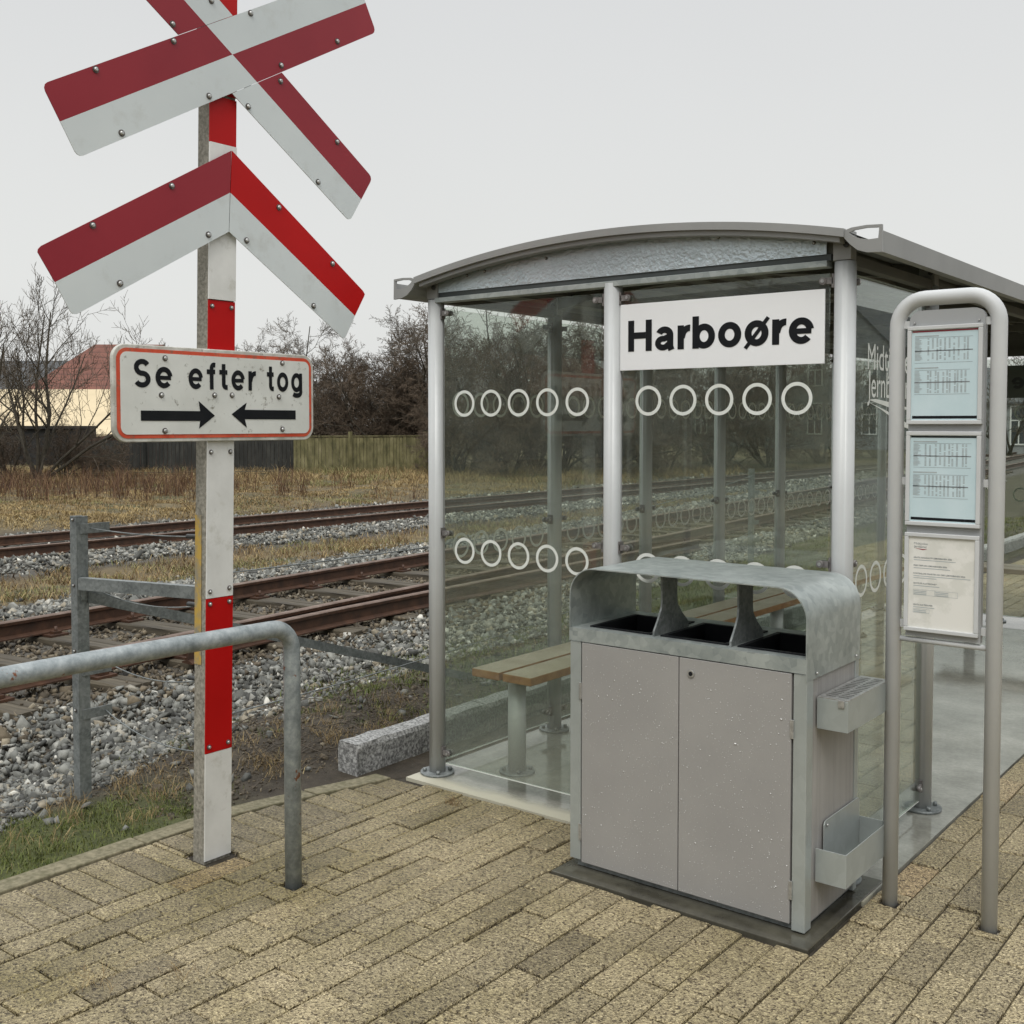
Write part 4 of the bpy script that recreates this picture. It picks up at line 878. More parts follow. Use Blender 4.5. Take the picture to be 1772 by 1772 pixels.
for z0, z1, mt in ((0.0, 0.395, 'post_white'), (0.397, 0.964, 'red'), (0.966, 1.60, 'post_white'), (1.62, 2.052, 'red'), (2.055, 2.62, 'post_white'), (2.622, 2.79, 'red'), (2.80, 3.2, 'red'), (3.2, 3.9, 'post_white')):
    s_ = MB(); of = 0.0 if z0 != 2.055 else 0.004
    c = [(-3.3385, 2.410), (-3.334+of, 2.410), (-3.334+of, 2.5275), (-3.3385, 2.5275)]
    s_.add([pole_pt(x, y, z0) for x, y in c]+[pole_pt(x, y, z1) for x, y in c], [(0, 1, 2, 3), (4, 5, 6, 7), (0, 1, 5, 4), (1, 2, 6, 5), (2, 3, 7, 6), (3, 0, 4, 7)])
    s_.build('stripe_panel', mt, sgn)
for (y, z) in ((2.425, 0.42), (2.51, 0.42), (2.425, 0.945), (2.51, 0.945), (2.425, 0.99), (2.51, 0.995), (2.425, 1.50), (2.51, 1.50), (2.425, 2.03), (2.51, 2.03)):
    bolt_part(sgn, (-3.3335, y+LEAN*z, z), (1, 0, 0), 0.0065)
# cross geometry in the plane of the sign
C0 = Vector((2.554, 2.947)); e1 = Vector((1.330, 0.761)).normalized(); n1 = Vector((-e1.y, e1.x)); e2 = Vector((0.636, -0.417)).normalized(); n2 = Vector((-e2.y, e2.x)); W = 0.119
def plate2(name, polys, x, parent, mats, th=0.003):
    b = MB()
    for poly, mi in polys: b.prism([(p[0], p[1]) for p in poly], YZ, x, x+th, mi)
    return b.build(name, mats, parent)
def rnd_end(base, e_, n_, s_end, lo, hi, r=0.022, both=(True, True)):
    """outline of a strip end with rounded outer corners; returns points going from lo side to hi side"""
    sg = 1 if s_end > 0 else -1; pts = []
    def P(s_, t): return base+e_*s_+n_*t
    if both[0]:
        for a in range(0, 91, 30): pts.append(P(s_end-sg*r+sg*r*math.sin(rad(a)), lo+r-r*math.cos(rad(a))))
    else: pts.append(P(s_end, lo))
    if both[1]:
        for a in range(0, 91, 30): pts.append(P(s_end-sg*r+sg*r*math.cos(rad(a)), hi-r+r*math.sin(rad(a))))
    else: pts.append(P(s_end, hi))
    return pts
def hit(t):   # where the other arm's axis crosses offset t of arm 1
    # C0+e2*s = C0+e1*a+n1*t
    s_ = t/(e2.dot(n1)); return C0+e2*s_
L1 = 0.775
A_tl = rnd_end(C0, e1, n1, -L1, 0, W, both=(False, True))
A_bl = rnd_end(C0, e1, n1, -L1, -W, 0, both=(True, False))
A_tr = rnd_end(C0, e1, n1, L1, 0, W, both=(False, True))
A_br = rnd_end(C0, e1, n1, L1, -W, 0, both=(True, False))
ca = plate2('cross_arm', [([C0]+A_tl+[hit(W)], 0), ([hit(-W)]+A_bl+[C0], 1), ([hit(W)]+A_tr[::-1]+[C0], 1), ([C0]+A_br[::-1]+[hit(-W)], 0)], SX, sgn, ['red_sheen', 'cross_white'])
# lower right arm and upper left arm, butted on arm 1
def cut(t2, side):  # point on arm2 offset t2 where arm1 offset = side*W
    # C0+e2*s+n2*t2 ; dot n1 = side*(W+g)
    s_ = (side*(W+0.0015)-(n2*t2).dot(n1))/e2.dot(n1); return C0+e2*s_+n2*t2
L2 = 0.768
lr_top = [cut(0, -1), cut(W, -1)]+rnd_end(C0, e2, n2, L2, 0, W, both=(False, True))[::-1]
lr_bot = [cut(-W, -1), cut(0, -1)]+rnd_end(C0, e2, n2, L2, -W, 0, both=(True, False))[::-1]
plate2('cross_arm', [(lr_top, 0), (lr_bot, 1)], SX, sgn, ['red_sheen', 'cross_white'])
ul_top = [cut(W, 1), cut(0, 1)]+rnd_end(C0, e2, n2, -L2, 0, W, both=(False, True))
ul_bot = [cut(0, 1), cut(-W, 1)]+rnd_end(C0, e2, n2, -L2, -W, 0, both=(True, False))
plate2('cross_arm', [(ul_top, 1), (ul_bot, 0)], SX, sgn, ['red_sheen', 'cross_white'])
V3 = lambda a: Vector(a)
cl_red = [V3((1.799, 2.140)), V3((1.801, 2.150)), V3((1.811, 2.161)), V3((2.5455, 2.599)), V3((2.5365, 2.445)), V3((1.855, 2.052))]
cl_wh = [V3((1.855, 2.052)), V3((2.5365, 2.445)), V3((2.5295, 2.303)), V3((1.929, 1.957)), V3((1.914, 1.956)), V3((1.905, 1.964))]
cr_red = [V3((2.5485, 2.599)), V3((3.203, 2.153)), V3((3.214, 2.140)), V3((3.210, 2.131)), V3((3.157, 2.046)), V3((2.5395, 2.445))]
cr_wh = [V3((2.5395, 2.445)), V3((3.157, 2.046)), V3((3.108, 1.962)), V3((3.099, 1.951)), V3((3.087, 1.952)), V3((2.5325, 2.303))]
plate2('chevron_arm', [(cl_red, 0), (cl_wh, 1)], SX, sgn, ['red_sheen', 'cross_white'])
tag(plate2('chevron_arm', [(cr_red, 0), (cr_wh, 1)], SX, sgn, ['red', 'cross_white']), 'right chevron arm with stronger red, without the painted sky sheen')
for (y, z) in [(2.007, 2.756), (2.098, 2.57), (2.304, 2.928), (2.301, 2.985), (2.449, 2.773), (2.637, 3.119), (3.068, 3.133), (2.78, 2.965), (2.776, 2.905), (2.622, 2.775), (3.064, 2.734), (2.961, 2.557), (2.463, 3.113), (1.988, 2.25), (2.084, 2.071), (2.29, 2.428), (2.44, 2.28), (2.763, 2.427), (3.035, 2.245), (2.609, 2.282), (2.933, 2.068)]:
    bolt_part(sgn, (SX+0.003, y, z), (1, 0, 0), 0.0085)
# brackets behind the plates
for z in (2.36, 2.48, 2.86, 3.02): MB().box(-3.339, SX-0.001, 2.42, 2.64, z-0.012, z+0.012).build('bracket', 'galv_dark', sgn)
# text plate
PX0 = -3.322; pl = MB(); Y0, Y1, Zb, Zt = 2.055, 2.933, 1.540, 1.872
pl.prism(rrect(Y0, Y1, Zb, Zt, 0.05, 8), YZ, PX0-0.012, PX0+0.006)
plate = pl.build('text_plate', 'plate_rim', sgn, bevel=0.003)
MB().prism(rrect(Y0+.013, Y1-.013, Zb+.013, Zt-.013, 0.040, 8), YZ, PX0+0.0065, PX0+0.008).build('border', 'plate_red', plate)
MB().prism(rrect(Y0+.026, Y1-.026, Zb+.026, Zt-.026, 0.026, 8), YZ, PX0+0.0085, PX0+0.010).build('plate_face', 'plate_white', plate)
for wd, a, b_ in (('Se', 2.130, 2.283), ('efter', 2.349, 2.640), ('tog', 2.698, 2.871)):
    tx = MB(); put_strokes(tx, wd, a, b_, 1.727, 1.823, YZ, PX0+0.0112, 1, 0.185, 0.19); tx.build('lettering', 'black', plate)
ar = MB(); ar.add([YZ(a, b_, PX0+0.0115) for a, b_ in [(2.156, 1.613), (2.396, 1.613), (2.390, 1.585), (2.459, 1.632), (2.390, 1.684), (2.396, 1.648), (2.156, 1.648)]], [(0, 1, 5, 6), (2, 3, 1), (1, 3, 5), (5, 3, 4)])
ar.add([YZ(a, b_, PX0+0.0115) for a, b_ in [(2.837, 1.620), (2.593, 1.620), (2.602, 1.588), (2.533, 1.638), (2.602, 1.682), (2.593, 1.655), (2.837, 1.655)]], [(0, 1, 5, 6), (2, 3, 1), (1, 3, 5), (5, 3, 4)])
ar.build('arrows', 'black', plate)
for (y, z) in [(2.254, 1.830), (2.773, 1.836), (2.238, 1.702), (2.459, 1.706), (2.536, 1.708), (2.755, 1.706), (2.25, 1.578), (2.771, 1.582)]: bolt_part(plate, (PX0+0.010, y, z), (1, 0, 0), 0.0075)

# ------------------------------------------------------------------ hoop barrier
hp = thing('hoop_barrier', (-2.929, 1.73, 0), 'galvanised tubular hoop rail with rust spots in front of the sign pole', 'barrier')
ra = 0.085; yA, yB, zt = 2.484, 0.98, 0.906
pts = [(-2.929, yA, -0.25), (-2.929, yA, zt-ra)]+[(-2.929, yA-ra+ra*math.cos(rad(a)), zt-ra+ra*math.sin(rad(a))) for a in range(10, 91, 10)]
pts += [(-2.929, 2.1, zt+0.003), (-2.929, 1.7, zt+0.006), (-2.929, yB+ra, zt+0.004)]+[(-2.929, yB+ra-ra*math.sin(rad(a)), zt+0.004-ra+ra*math.cos(rad(a))) for a in range(10, 91, 10)]+[(-2.929, yB, -0.25)]
m_, t_, b_ = newmat('hoop_galvanised')
def hoopmat():
    t, b = t_, b_
    n = noise(t, 26, 6, 0.7); r = ramp(t, n.outputs[0], [(0.3, (0.16, 0.185, 0.19)), (0.5, (0.27, 0.30, 0.305)), (0.72, (0.42, 0.45, 0.45))])
    n2 = noise(t, 8, 5, 0.7); r2 = ramp(t, n2.outputs[0], [(0.63, (0, 0, 0)), (0.66, (1, 1, 1))])
    c = mixc(t, r2.outputs[0], r.outputs[0], (0.19, 0.07, 0.03)); t.links.new(c, b.inputs['Base Color'])
    b.inputs['Metallic'].default_value = 0.25; b.inputs['Roughness'].default_value = 0.5; bump(t, b, n.outputs[0], 0.12, 0.003)
hoopmat(); M['hoop'] = m_
MB().tube(pts, 0.029, 24).build('tube', 'hoop', hp)

# ------------------------------------------------------------------ wire barrier posts
def barrier_post(x, y, h, label, beam):
    t = thing('barrier_post', (x, y, 0), label, 'post'); b = MB()
    b.box(x-0.028, x+0.022, y-0.028, y-0.022, -0.3, h); b.box(x+0.016, x+0.022, y-0.022, y+0.028, -0.3, h); b.box(x-0.028, x-0.022, y-0.022, y+0.028, -0.3, h)
    b.build('upright', 'galv_dark', t, bevel=0.0015)
    for z in (1.15, 0.86, 0.53, 0.34):
        if z < h: MB().box(x+0.022, x+0.026, y-0.01, y+0.13, z-0.022, z+0.022).build('bracket', 'galv_dark', t, bevel=0.001)
    if beam:
        def bar(p, q, hh, dd):
            p, q = Vector(p), Vector(q); d = (q-p); nn = Vector((d.y, -d.x, 0)).normalized()*dd
            m = MB(); m.add([p, q, q+nn, p+nn, p-Vector((0, 0, hh)), q-Vector((0, 0, hh)), q+nn-Vector((0, 0, hh)), p+nn-Vector((0, 0, hh))], [(0, 1, 2, 3), (4, 5, 6, 7), (0, 1, 5, 4), (1, 2, 6, 5), (2, 3, 7, 6), (3, 0, 4, 7)]); return m
        bar((x+0.03, y, 0.942), (-3.80, 2.74, 0.937), 0.052, 0.035).build('crossbar', 'galv_dark', t)
        bar((x+0.028, y+0.02, 0.875), (x+0.03, 5.15, 0.055), 0.048, 0.006).build('brace', 'galv_dark', t)
        for z in (1.19, 0.905, 0.62, 0.36): bolt_part(t, (x+0.0, y-0.0285, z), (0, -1, 0), 0.006)
    return t
barrier_post(-4.411, 2.563, 1.205, 'galvanised steel post with crossbar and sloping brace, left of the sign pole', True)
barrier_post(-5.35, 11.0, 1.12, 'grey steel post standing in the ballast behind the shelter glass', False)
def wire(p, q, sag, label, r=0.0028):
    p, q = Vector(p), Vector(q); pts = [p.lerp(q, i/14)-Vector((0, 0, sag*4*(i/14)*(1-i/14))) for i in range(15)]
    tag(MB().tube(pts, r, 6).build('fence_wire', 'galv_dark'), label, 'wire', 'slack wires of the trackside barrier')
wire((-4.385, 2.60, 1.15), (-3.41, 2.47, 1.185), 0.01, 'top slack wire between the steel post and the sign pole')
wire((-4.385, 2.66, 0.86), (-3.41, 2.47, 0.93), 0.03, 'second wire between steel post and sign pole, just under the crossbar')
wire((-4.385, 2.66, 0.56), (-3.41, 2.47, 0.65), 0.04, 'third wire down between steel post and sign pole, below the hoop rail')
wire((-4.385, 2.66, 0.34), (-3.41, 2.47, 0.38), 0.045, 'lowest wire between steel post and sign pole')
wire((-3.40, 2.53, 1.04), (-5.33, 11.0, 1.05), 0.10, 'thin dark wire running from the pole past the front track rail')
wire((-3.40, 2.53, 0.50), (-5.33, 11.0, 0.45), 0.12, 'thin wire hanging low over the soil toward the shelter')
for i, (z) in enumerate((1.185, 0.93, 0.65)):
    tk = MB().tube([(-3.50, 2.47, z-0.004), (-3.41, 2.47, z)], 0.009, 8).build('wire_tensioner', 'dark_steel'); tag(tk, ('top', 'middle', 'lower')[i]+' dark wire tensioner on the back of the sign pole', 'tensioner', 'wire tensioners on the sign pole')

# ------------------------------------------------------------------ shelter
sh = thing('bus_shelter', (-2.405, 6.5, 0), 'glazed platform shelter with a curved grey roof and a black-lettered name board', 'shelter')
XL, XM, XR, YF, YE = -3.355, -2.405, -1.455, 3.70, 9.40
backY = [4.61, 5.515, 6.43, 7.35, 8.38]
def column(x, y, z1=2.16, r=0.037, mat='alu'):
    pts = []; n = 40
    for k in range(n):
        a = 2*math.pi*k/n; rr = r-(0.0035 if k % 10 == 0 else 0)
        pts.append((x+rr*math.cos(a+0.3), y+rr*math.sin(a+0.3)))
    c = MB().prism(pts, XY, 0.0, z1, smooth=True).build('column', mat, sh)
    b = MB().tube([(x, y, 0.003), (x, y, 0.013)], 0.078, 28)
    for a in (45, 135, 225, 315): b.tube([(x+0.058*math.cos(rad(a)), y+0.058*math.sin(rad(a)), 0.013), (x+0.058*math.cos(rad(a)), y+0.058*math.sin(rad(a)), 0.028)], 0.009, 6)
    b.build('foot_flange', 'galv_dark', c); return c
cols = [(XL, YF), (XM, YF), (XR, YF), (XR, 4.60), (XL, YE), (XM, YE), (XR, YE), (XR, 8.38)]+[(XL, y) for y in backY]
for x, y in cols: column(x, y)
def pane(ax, c, a0, a1, z0=0.055, z1=2.125, th=0.008, rings=True, side=1, upper=True):
    b = MB()
    if ax == 'y': b.box(a0, a1, c-th/2, c+th/2, z0, z1)
    else: b.box(c-th/2, c+th/2, a0, a1, z0, z1)
    g = b.build('glass_pane', 'glass', sh)
    if rings:
        for zz in ((1.693, 1.038) if upper else (1.038,)):
            r = MB(); w_ = c+side*(th/2+0.001)
            for k in range(5):
                cc = (a0+a1)/2+(k-2)*0.1585*(a1-a0)/0.875
                ro, ri = 0.0585, 0.0455; nn = 36
                vv = []
                for q in range(nn):
                    an = 2*math.pi*q/nn; vv += [(cc+ro*math.cos(an), zz+ro*math.sin(an)), (cc+ri*math.cos(an), zz+ri*math.sin(an))]
                fn = XZ if ax == 'y' else YZ
                r.add([fn(u, v, w_) for u, v in vv], [(2*q, 2*q+1, (2*q+3) % (2*nn), (2*q+2) % (2*nn)) for q in range(nn)])
            r.build('ring_marking', 'mark_white', g)
    # thin bright lower edge
    e = MB()
    if ax == 'y': e.box(a0, a1, c-th/2, c+th/2, z0-0.004, z0-0.0005)
    else: e.box(c-th/2, c+th/2, a0, a1, z0-0.004, z0-0.0005)
    e.build('glass_edge', 'mark_white', g)
    return g
ZP = (1.693, 1.038)
pane('y', YF, XL+0.055, XM-0.055, side=-1, z0=0.06); pane('y', YF, XM+0.050, XR-0.055, side=-1, z0=0.06)
yy = [YF]+backY+[YE]
for a, b_ in zip(yy[:-1], yy[1:]): pane('x', XL, a+0.05, b_-0.05, side=1)
sideg = pane('x', XR, YF+0.06, 4.60-0.055, z0=0.05, side=1, upper=False)
pane('y', YE, XL+0.05, XM-0.05, side=1); pane('y', YE, XM+0.05, XR-0.05, side=1)
pane('x', XR, 8.38+0.05, YE-0.05, side=1)
# logo on the side pane
lg = MB(); wx = XR+0.0055
put_text(lg, 'Midtjyske', 3.905, 4.345, 1.800, 1.893, YZ, wx, 0.0, base=0)
lg.build('lettering', 'mark_white', sideg); lg = MB()
put_text(lg, 'Jernbaner', 3.905, 4.345, 1.700, 1.795, YZ, wx, 0.0, base=0)
lg.build('lettering', 'mark_white', sideg)
sw = MB()
for poly in ([(3.915, 1.690), (4.15, 1.662), (4.46, 1.655), (4.20, 1.680), (3.99, 1.694)], [(3.912, 1.682), (4.05, 1.655), (4.30, 1.590), (4.52, 1.560), (4.30, 1.612), (4.10, 1.652)]):
    sw.add([YZ(a, b_, wx) for a, b_ in poly], [tuple(range(len(poly)))])
sw.build('emblem', 'mark_white', sideg)
# clamps
def clamp(x, y, z, ax, sgn_, pipe):
    b = MB(); n = (0, -1, 0) if ax == 'y' else (1, 0, 0)
    if ax == 'y':
        b.box(min(x, pipe), max(x, pipe), y-0.014, y-0.005, z-0.011, z+0.011); b.box(min(x, pipe), max(x, pipe), y+0.005, y+0.014, z-0.011, z+0.011)
        b.tube([(x, y-0.020, z), (x, y-0.005, z)], 0.0125, 16); b.tube([(x, y+0.005, z), (x, y+0.018, z)], 0.0125, 16)
        b.tube([(x, y-0.0235, z), (x, y-0.0202, z)], 0.006, 12, 1)
        b.box(pipe-0.004, pipe+0.004, y-0.014, y+0.014, z-0.024, z+0.024)
    else:
        b.box(x+0.005, x+0.014, min(y, pipe), max(y, pipe), z-0.011, z+0.011); b.box(x-0.014, x-0.005, min(y, pipe), max(y, pipe), z-0.011, z+0.011)
        b.tube([(x+0.005, y, z), (x+0.020, y, z)], 0.0125, 16); b.tube([(x-0.005, y, z), (x-0.020, y, z)], 0.0125, 16)
        b.tube([(x+0.0202, y, z), (x+0.0235, y, z)], 0.006, 12, 1)
        b.box(x-0.014, x+0.014, pipe-0.004, pipe+0.004, z-0.024, z+0.024)
    b.build('glass_clamp', ['clamp', 'bolt'], sh)
for z in (2.098, 1.11, 0.108):
    for cx2, s_ in ((XL, 1), (XM, -1), (XM, 1), (XR, -1)): clamp(cx2+s_*0.075, YF, z, 'y', s_, cx2+s_*0.040)
    for yc in backY:
        for s_ in (-1, 1): clamp(XL, yc+s_*0.072, z, 'x', s_, yc+s_*0.040)
    clamp(XR, YF+0.078, z, 'x', 1, YF+0.040); clamp(XR, 4.60-0.078, z, 'x', -1, 4.60-0.040)
# name board
nb = MB().box(-2.366, -1.524, YF-0.010, YF-0.0045, 1.813, 2.072).build('name_board', 'white_sign', sh, bevel=0.001)
t2 = MB(); put_strokes(t2, 'Harboøre', -2.328, -1.562, 1.886, 2.007, XZ, YF-0.0112, -1, 0.205, 0.10)
t2.build('lettering', 'black', nb)
nb2 = MB().box(-2.352, -1.51, YE+0.0045, YE+0.010, 1.813, 2.072).build('name_board', 'white_sign', sh)
# reverse of the far board (dark backing seen from inside) with mirrored letters
MB().box(-2.352, -1.51, YE-0.008, YE-0.0045, 1.813, 2.072).build('backing', mat_noise('board_backing', (0.10, 0.115, 0.10), (0.12, 0.135, 0.115), 4, 0.4), nb2)
t3 = MB(); put_strokes(t3, 'Harboøre', -1.55, -2.318, 1.886, 2.007, XZ, YE-0.0090, -1, 0.205, 0.10)
t3.build('lettering', mat_noise('letter_shadow', (0.035, 0.04, 0.038), (0.045, 0.05, 0.047), 4, 0.5), nb2)
# front beam, arch panel
ff_ = MB()
ff_.box(XL+0.02, XR-0.055, YF-0.032, YF+0.02, 2.145, 2.167); ff_.build('lower_rail', 'galv', sh, bevel=0.002)
MB().box(XL+0.025, XR-0.045, YF-0.018, YF+0.02, 2.167, 2.189).build('shadow_gap', mat_noise('gap_shade', (0.05, 0.062, 0.062), (0.07, 0.08, 0.08), 5, 0.5), sh)  # solid dark strip painted as the shade in the gap
def arch_z(x, ztop, zend, half, cxx=XM):
    r = (half*half+(ztop-zend)**2)/(2*(ztop-zend)); return ztop-r+math.sqrt(max(r*r-(x-cxx)**2, 0))
xsA = [XL+0.035+(XR-XL-0.095)*i/28 for i in range(29)]
poly = [(x, 2.189) for x in xsA]+[(x, arch_z(x, 2.338, 2.236, 0.93)) for x in reversed(xsA)]
M['hammered'] = mat_galv('hammered_zinc', (0.50, 0.58, 0.61), (0.64, 0.72, 0.75), 9, 0.6, 0.33, 0.0)
hn = M['hammered'].node_tree; hb = hn.nodes['Principled BSDF']; hnz = noise(hn, 75, 2, 0.5); 
for l_ in list(hb.inputs['Normal'].links): hn.links.remove(l_)
bump(hn, hb, hnz.outputs[0], 0.6, 0.006)
arch = MB(); nA = len(xsA)
arch.add([(x, YF-0.024, z) for x, z in poly]+[(x, YF-0.018, z) for x, z in poly], [(i, i+1, 2*nA-2-i, 2*nA-1-i) for i in range(nA-1)]+[(2*nA+i, 2*nA+i+1, 4*nA-2-i, 4*nA-1-i) for i in range(nA-1)]+[(i, (i+1) % (2*nA), 2*nA+(i+1) % (2*nA), 2*nA+i) for i in range(2*nA)])
arch.build('gable_panel', 'hammered', sh)
for (x, z) in ((-3.15, 2.252), (-3.05, 2.262), (-2.72, 2.287), (-1.93, 2.29), (-1.56, 2.232)): bolt_part(sh, (x, YF-0.024, z), (0, -1, 0), 0.005)
for x in (XL, XR):
    for y0 in (YF, 4.60 if x == XR else 4.61, YE):
        b = MB().box(x-0.030 if x == XL else x-0.034, x+0.034 if x == XL else x+0.030, y0-0.030, y0+0.02, 2.163, 2.262); b.build('corner_plate', 'roof_edge', sh, bevel=0.002)
        if y0 < 5:
            for dx, dz in ((-0.012, 2.235), (0.014, 2.213)): MB().tube([(x+dx, y0-0.038, dz), (x+dx, y0-0.030, dz)], 0.0095, 12).build('bolt', 'dark_steel', sh)
# roof shell
HW = 0.985; RY0, RY1 = 3.600, 9.52
NX = 40
xr = [XM-HW+2*HW*i/NX for i in range(NX+1)]
def rz(x): return arch_z(x, 2.352, 2.249, HW)
rf = MB(); top = [(x, rz(x)) for x in xr]; bot = [(x, rz(x)-0.016) for x in reversed(xr)]
nn = NX+1
rf.add([(x, RY0+0.01, z) for x, z in top+bot]+[(x, RY1, z) for x, z in top+bot], [(i, i+1, 2*nn-2-i, 2*nn-1-i) for i in range(NX)]+[(2*nn+i, 2*nn+i+1, 4*nn-2-i, 4*nn-1-i) for i in range(NX)])
rf.add([(x, y, z) for y in (RY0+0.01, RY1) for x, z in top], [(i, i+1, nn+i+1, nn+i) for i in range(NX)], 0, True)
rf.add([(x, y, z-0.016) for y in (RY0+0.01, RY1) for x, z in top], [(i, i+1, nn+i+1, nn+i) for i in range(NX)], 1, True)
roof = rf.build('roof', ['roof_edge', 'roof_under'], sh)
# corrugation ribs under the roof, arched trim at both ends, bows at the columns
def bow(y0, y1, dz0, dz1, mat, name, parent, half=HW):
    xs3 = [XM-half+2*half*i/NX for i in range(NX+1)]
    o_ = MB(); T3 = [(x, rz(x)+dz1) for x in xs3]; B3 = [(x, rz(x)+dz0) for x in xs3]
    for j in range(NX):
        q = [T3[j], T3[j+1], B3[j+1], B3[j]]
        o_.add([(a, y0, c) for a, c in q]+[(a, y1, c) for a, c in q], [(0, 1, 2, 3), (4, 5, 6, 7), (0, 1, 5, 4), (2, 3, 7, 6)]+([(3, 0, 4, 7)] if j == 0 else [])+([(1, 2, 6, 5)] if j == NX-1 else []))
    return o_.build(name, mat, parent)
bow(RY0-0.012, RY0+0.008, -0.022, 0.006, 'roof_edge', 'arched_trim', roof)
bow(RY0+0.004, RY0+0.05, -0.040, -0.018, 'roof_edge', 'arched_trim', roof, HW-0.02)
bow(RY1-0.01, RY1+0.01, -0.04, 0.006, 'roof_edge', 'arched_trim', roof)
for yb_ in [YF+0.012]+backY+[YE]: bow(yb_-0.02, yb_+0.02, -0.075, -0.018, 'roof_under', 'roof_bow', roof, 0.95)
rb = MB()
for i in range(3, NX-2, 3):
    x = xr[i]; rb.box(x-0.012, x+0.012, RY0+0.06, RY1-0.05, rz(x)-0.034, rz(x)-0.017)
rb.build('ribs', 'roof_under', roof)
# eaves gutters with open end caps
for sx in (-1, 1):
    X = lambda d: XM+sx*d
    outer = [(HW-0.02, 2.2335), (0.998, 2.222), (1.012, 2.205), (1.035, 2.186), (1.065, 2.174), (1.106, 2.170), (1.110, 2.238)]
    inner = [(1.106, 2.238), (1.102, 2.175), (1.066, 2.179), (1.038, 2.191), (1.016, 2.209), (1.002, 2.226), (HW-0.02, 2.238)]
    g = MB(); m = len(outer); pr_ = outer+inner
    g.add([(X(a), y, z) for y in (RY0+0.006, RY1) for a, z in pr_], [(i, i+1, 2*m+i+1, 2*m+i) for i in range(2*m-1)]+[(i, i+1, 2*m-2-i, 2*m-1-i) for i in range(m-1)]+[(2*m+i, 2*m+i+1, 4*m-2-i, 4*m-1-i) for i in range(m-1)])
    g.build('gutter', 'roof_edge', roof)
    ro_ = [(0.975, 2.246), (1.01, 2.256), (1.06, 2.259), (1.112, 2.256), (1.114, 2.166), (1.062, 2.169), (1.030, 2.180), (1.004, 2.202), (0.985, 2.224)]
    ri_ = [(1.002, 2.240), (1.02, 2.247), (1.06, 2.250), (1.103, 2.247), (1.100, 2.212), (1.068, 2.211), (1.040, 2.217), (1.018, 2.226), (1.006, 2.234)]
    c = MB(); k = len(ro_)
    for y0 in (RY0-0.006, RY0+0.005): c.add([(X(a), y0, z) for a, z in ro_+ri_], [(i, (i+1) % k, k+(i+1) % k, k+i) for i in range(k)])
    for P2 in (ro_, ri_): c.add([(X(a), y, z) for y in (RY0-0.006, RY0+0.005) for a, z in P2], [(i, (i+1) % k, k+(i+1) % k, k+i) for i in range(k)])
    c.build('gutter_cap', 'roof_edge', roof)
for x in (XL, XR):
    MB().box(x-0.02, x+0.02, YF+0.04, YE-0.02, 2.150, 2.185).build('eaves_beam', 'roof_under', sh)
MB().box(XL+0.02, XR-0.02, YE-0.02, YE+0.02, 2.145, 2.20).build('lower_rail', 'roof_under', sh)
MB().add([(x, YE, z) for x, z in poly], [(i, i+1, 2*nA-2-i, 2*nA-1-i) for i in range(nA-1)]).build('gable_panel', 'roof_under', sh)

# bench in the shelter
bn_ = thing('shelter_bench', (-3.06, 6.4, 0), 'long two-plank wooden bench on round steel legs inside the shelter', 'bench')
for x0, x1 in ((-3.245, -3.085), (-3.065, -2.905)):
    p = MB().box(x0, x1, 3.815, 8.9, 0.445, 0.483, 0); p.m[2] = 1; p.m[5] = 1; p.m[4] = 1
    o = MB(); o.v, o.f, o.m, o.sm = p.v, p.f, [0, 0, 1, 1, 1, 1], p.sm
    o.build('plank', ['wood_bench', 'wood_end'], bn_, bevel=0.004)
for y in (3.935, 5.3, 6.7, 8.1):
    l_ = MB().tube([(-3.075, y, 0.0), (-3.075, y, 0.43)], 0.042, 28).build('leg', 'alu', bn_)
    b = MB().tube([(-3.075, y, 0.003), (-3.075, y, 0.014)], 0.082, 28)
    for a in (45, 135, 225, 315): b.tube([(-3.075+0.062*math.cos(rad(a)), y+0.062*math.sin(rad(a)), 0.014), (-3.075+0.062*math.cos(rad(a)), y+0.062*math.sin(rad(a)), 0.028)], 0.009, 6)
    b.build('foot_flange', 'galv_dark', l_)
    MB().box(-3.20, -2.95, y-0.02, y+0.02, 0.43, 0.4445).build('crosspiece', 'galv_dark', bn_)

be = thing('shelter_bench', (-2.35, 9.15, 0), 'short plank bench along the far end wall of the shelter', 'bench')
for y0 in (9.02, 9.20): MB().box(-2.80, -1.60, y0, y0+0.16, 0.445, 0.483).build('plank', 'wood_bench', be, bevel=0.004)
for x in (-2.55, -1.85): MB().tube([(x, 9.19, 0.0), (x, 9.19, 0.4445)], 0.042, 24).build('leg', 'alu', be)
# ------------------------------------------------------------------ recycling bin
bi = thing('recycling_bin', (-1.81, 3.42, 0), 'grey two-door recycling bin with a galvanised hood and three openings, wet with raindrops', 'bin')
bx0, bx1, by0, by1 = -2.262, -1.368, 3.206, 3.640
MB().box(-2.287, -1.322, 3.125, 3.775, -0.05, 0.006).build('base_plate', 'plinth', bi, bevel=0.003)
MB().box(bx0+0.02, bx1-0.02, by0+0.02, by1-0.02, 0.008, 0.036).build('plinth', 'galv_dark', bi)
for q in ((bx0, bx0+0.046, by0, by0+0.05, 0.036), (bx1-0.044, bx1, by0, by0+0.05, 0.012), (bx0, bx0+0.03, by1-0.03, by1, 0.036), (bx1-0.03, bx1, by1-0.03, by1, 0.012)):
    MB().box(q[0], q[1], q[2], q[3], q[4], 0.826).build('corner_post', 'galv_plain', bi, bevel=0.002)
MB().box(bx0+0.03, bx1-0.03, by0+0.05, by1-0.03, 0.040, 0.80).build('inner_box', 'door_dark', bi)
MB().box(bx1-0.012, bx1-0.004, by0+0.0505, by1-0.0305, 0.030, 0.826).build('side_panel', 'side', bi)
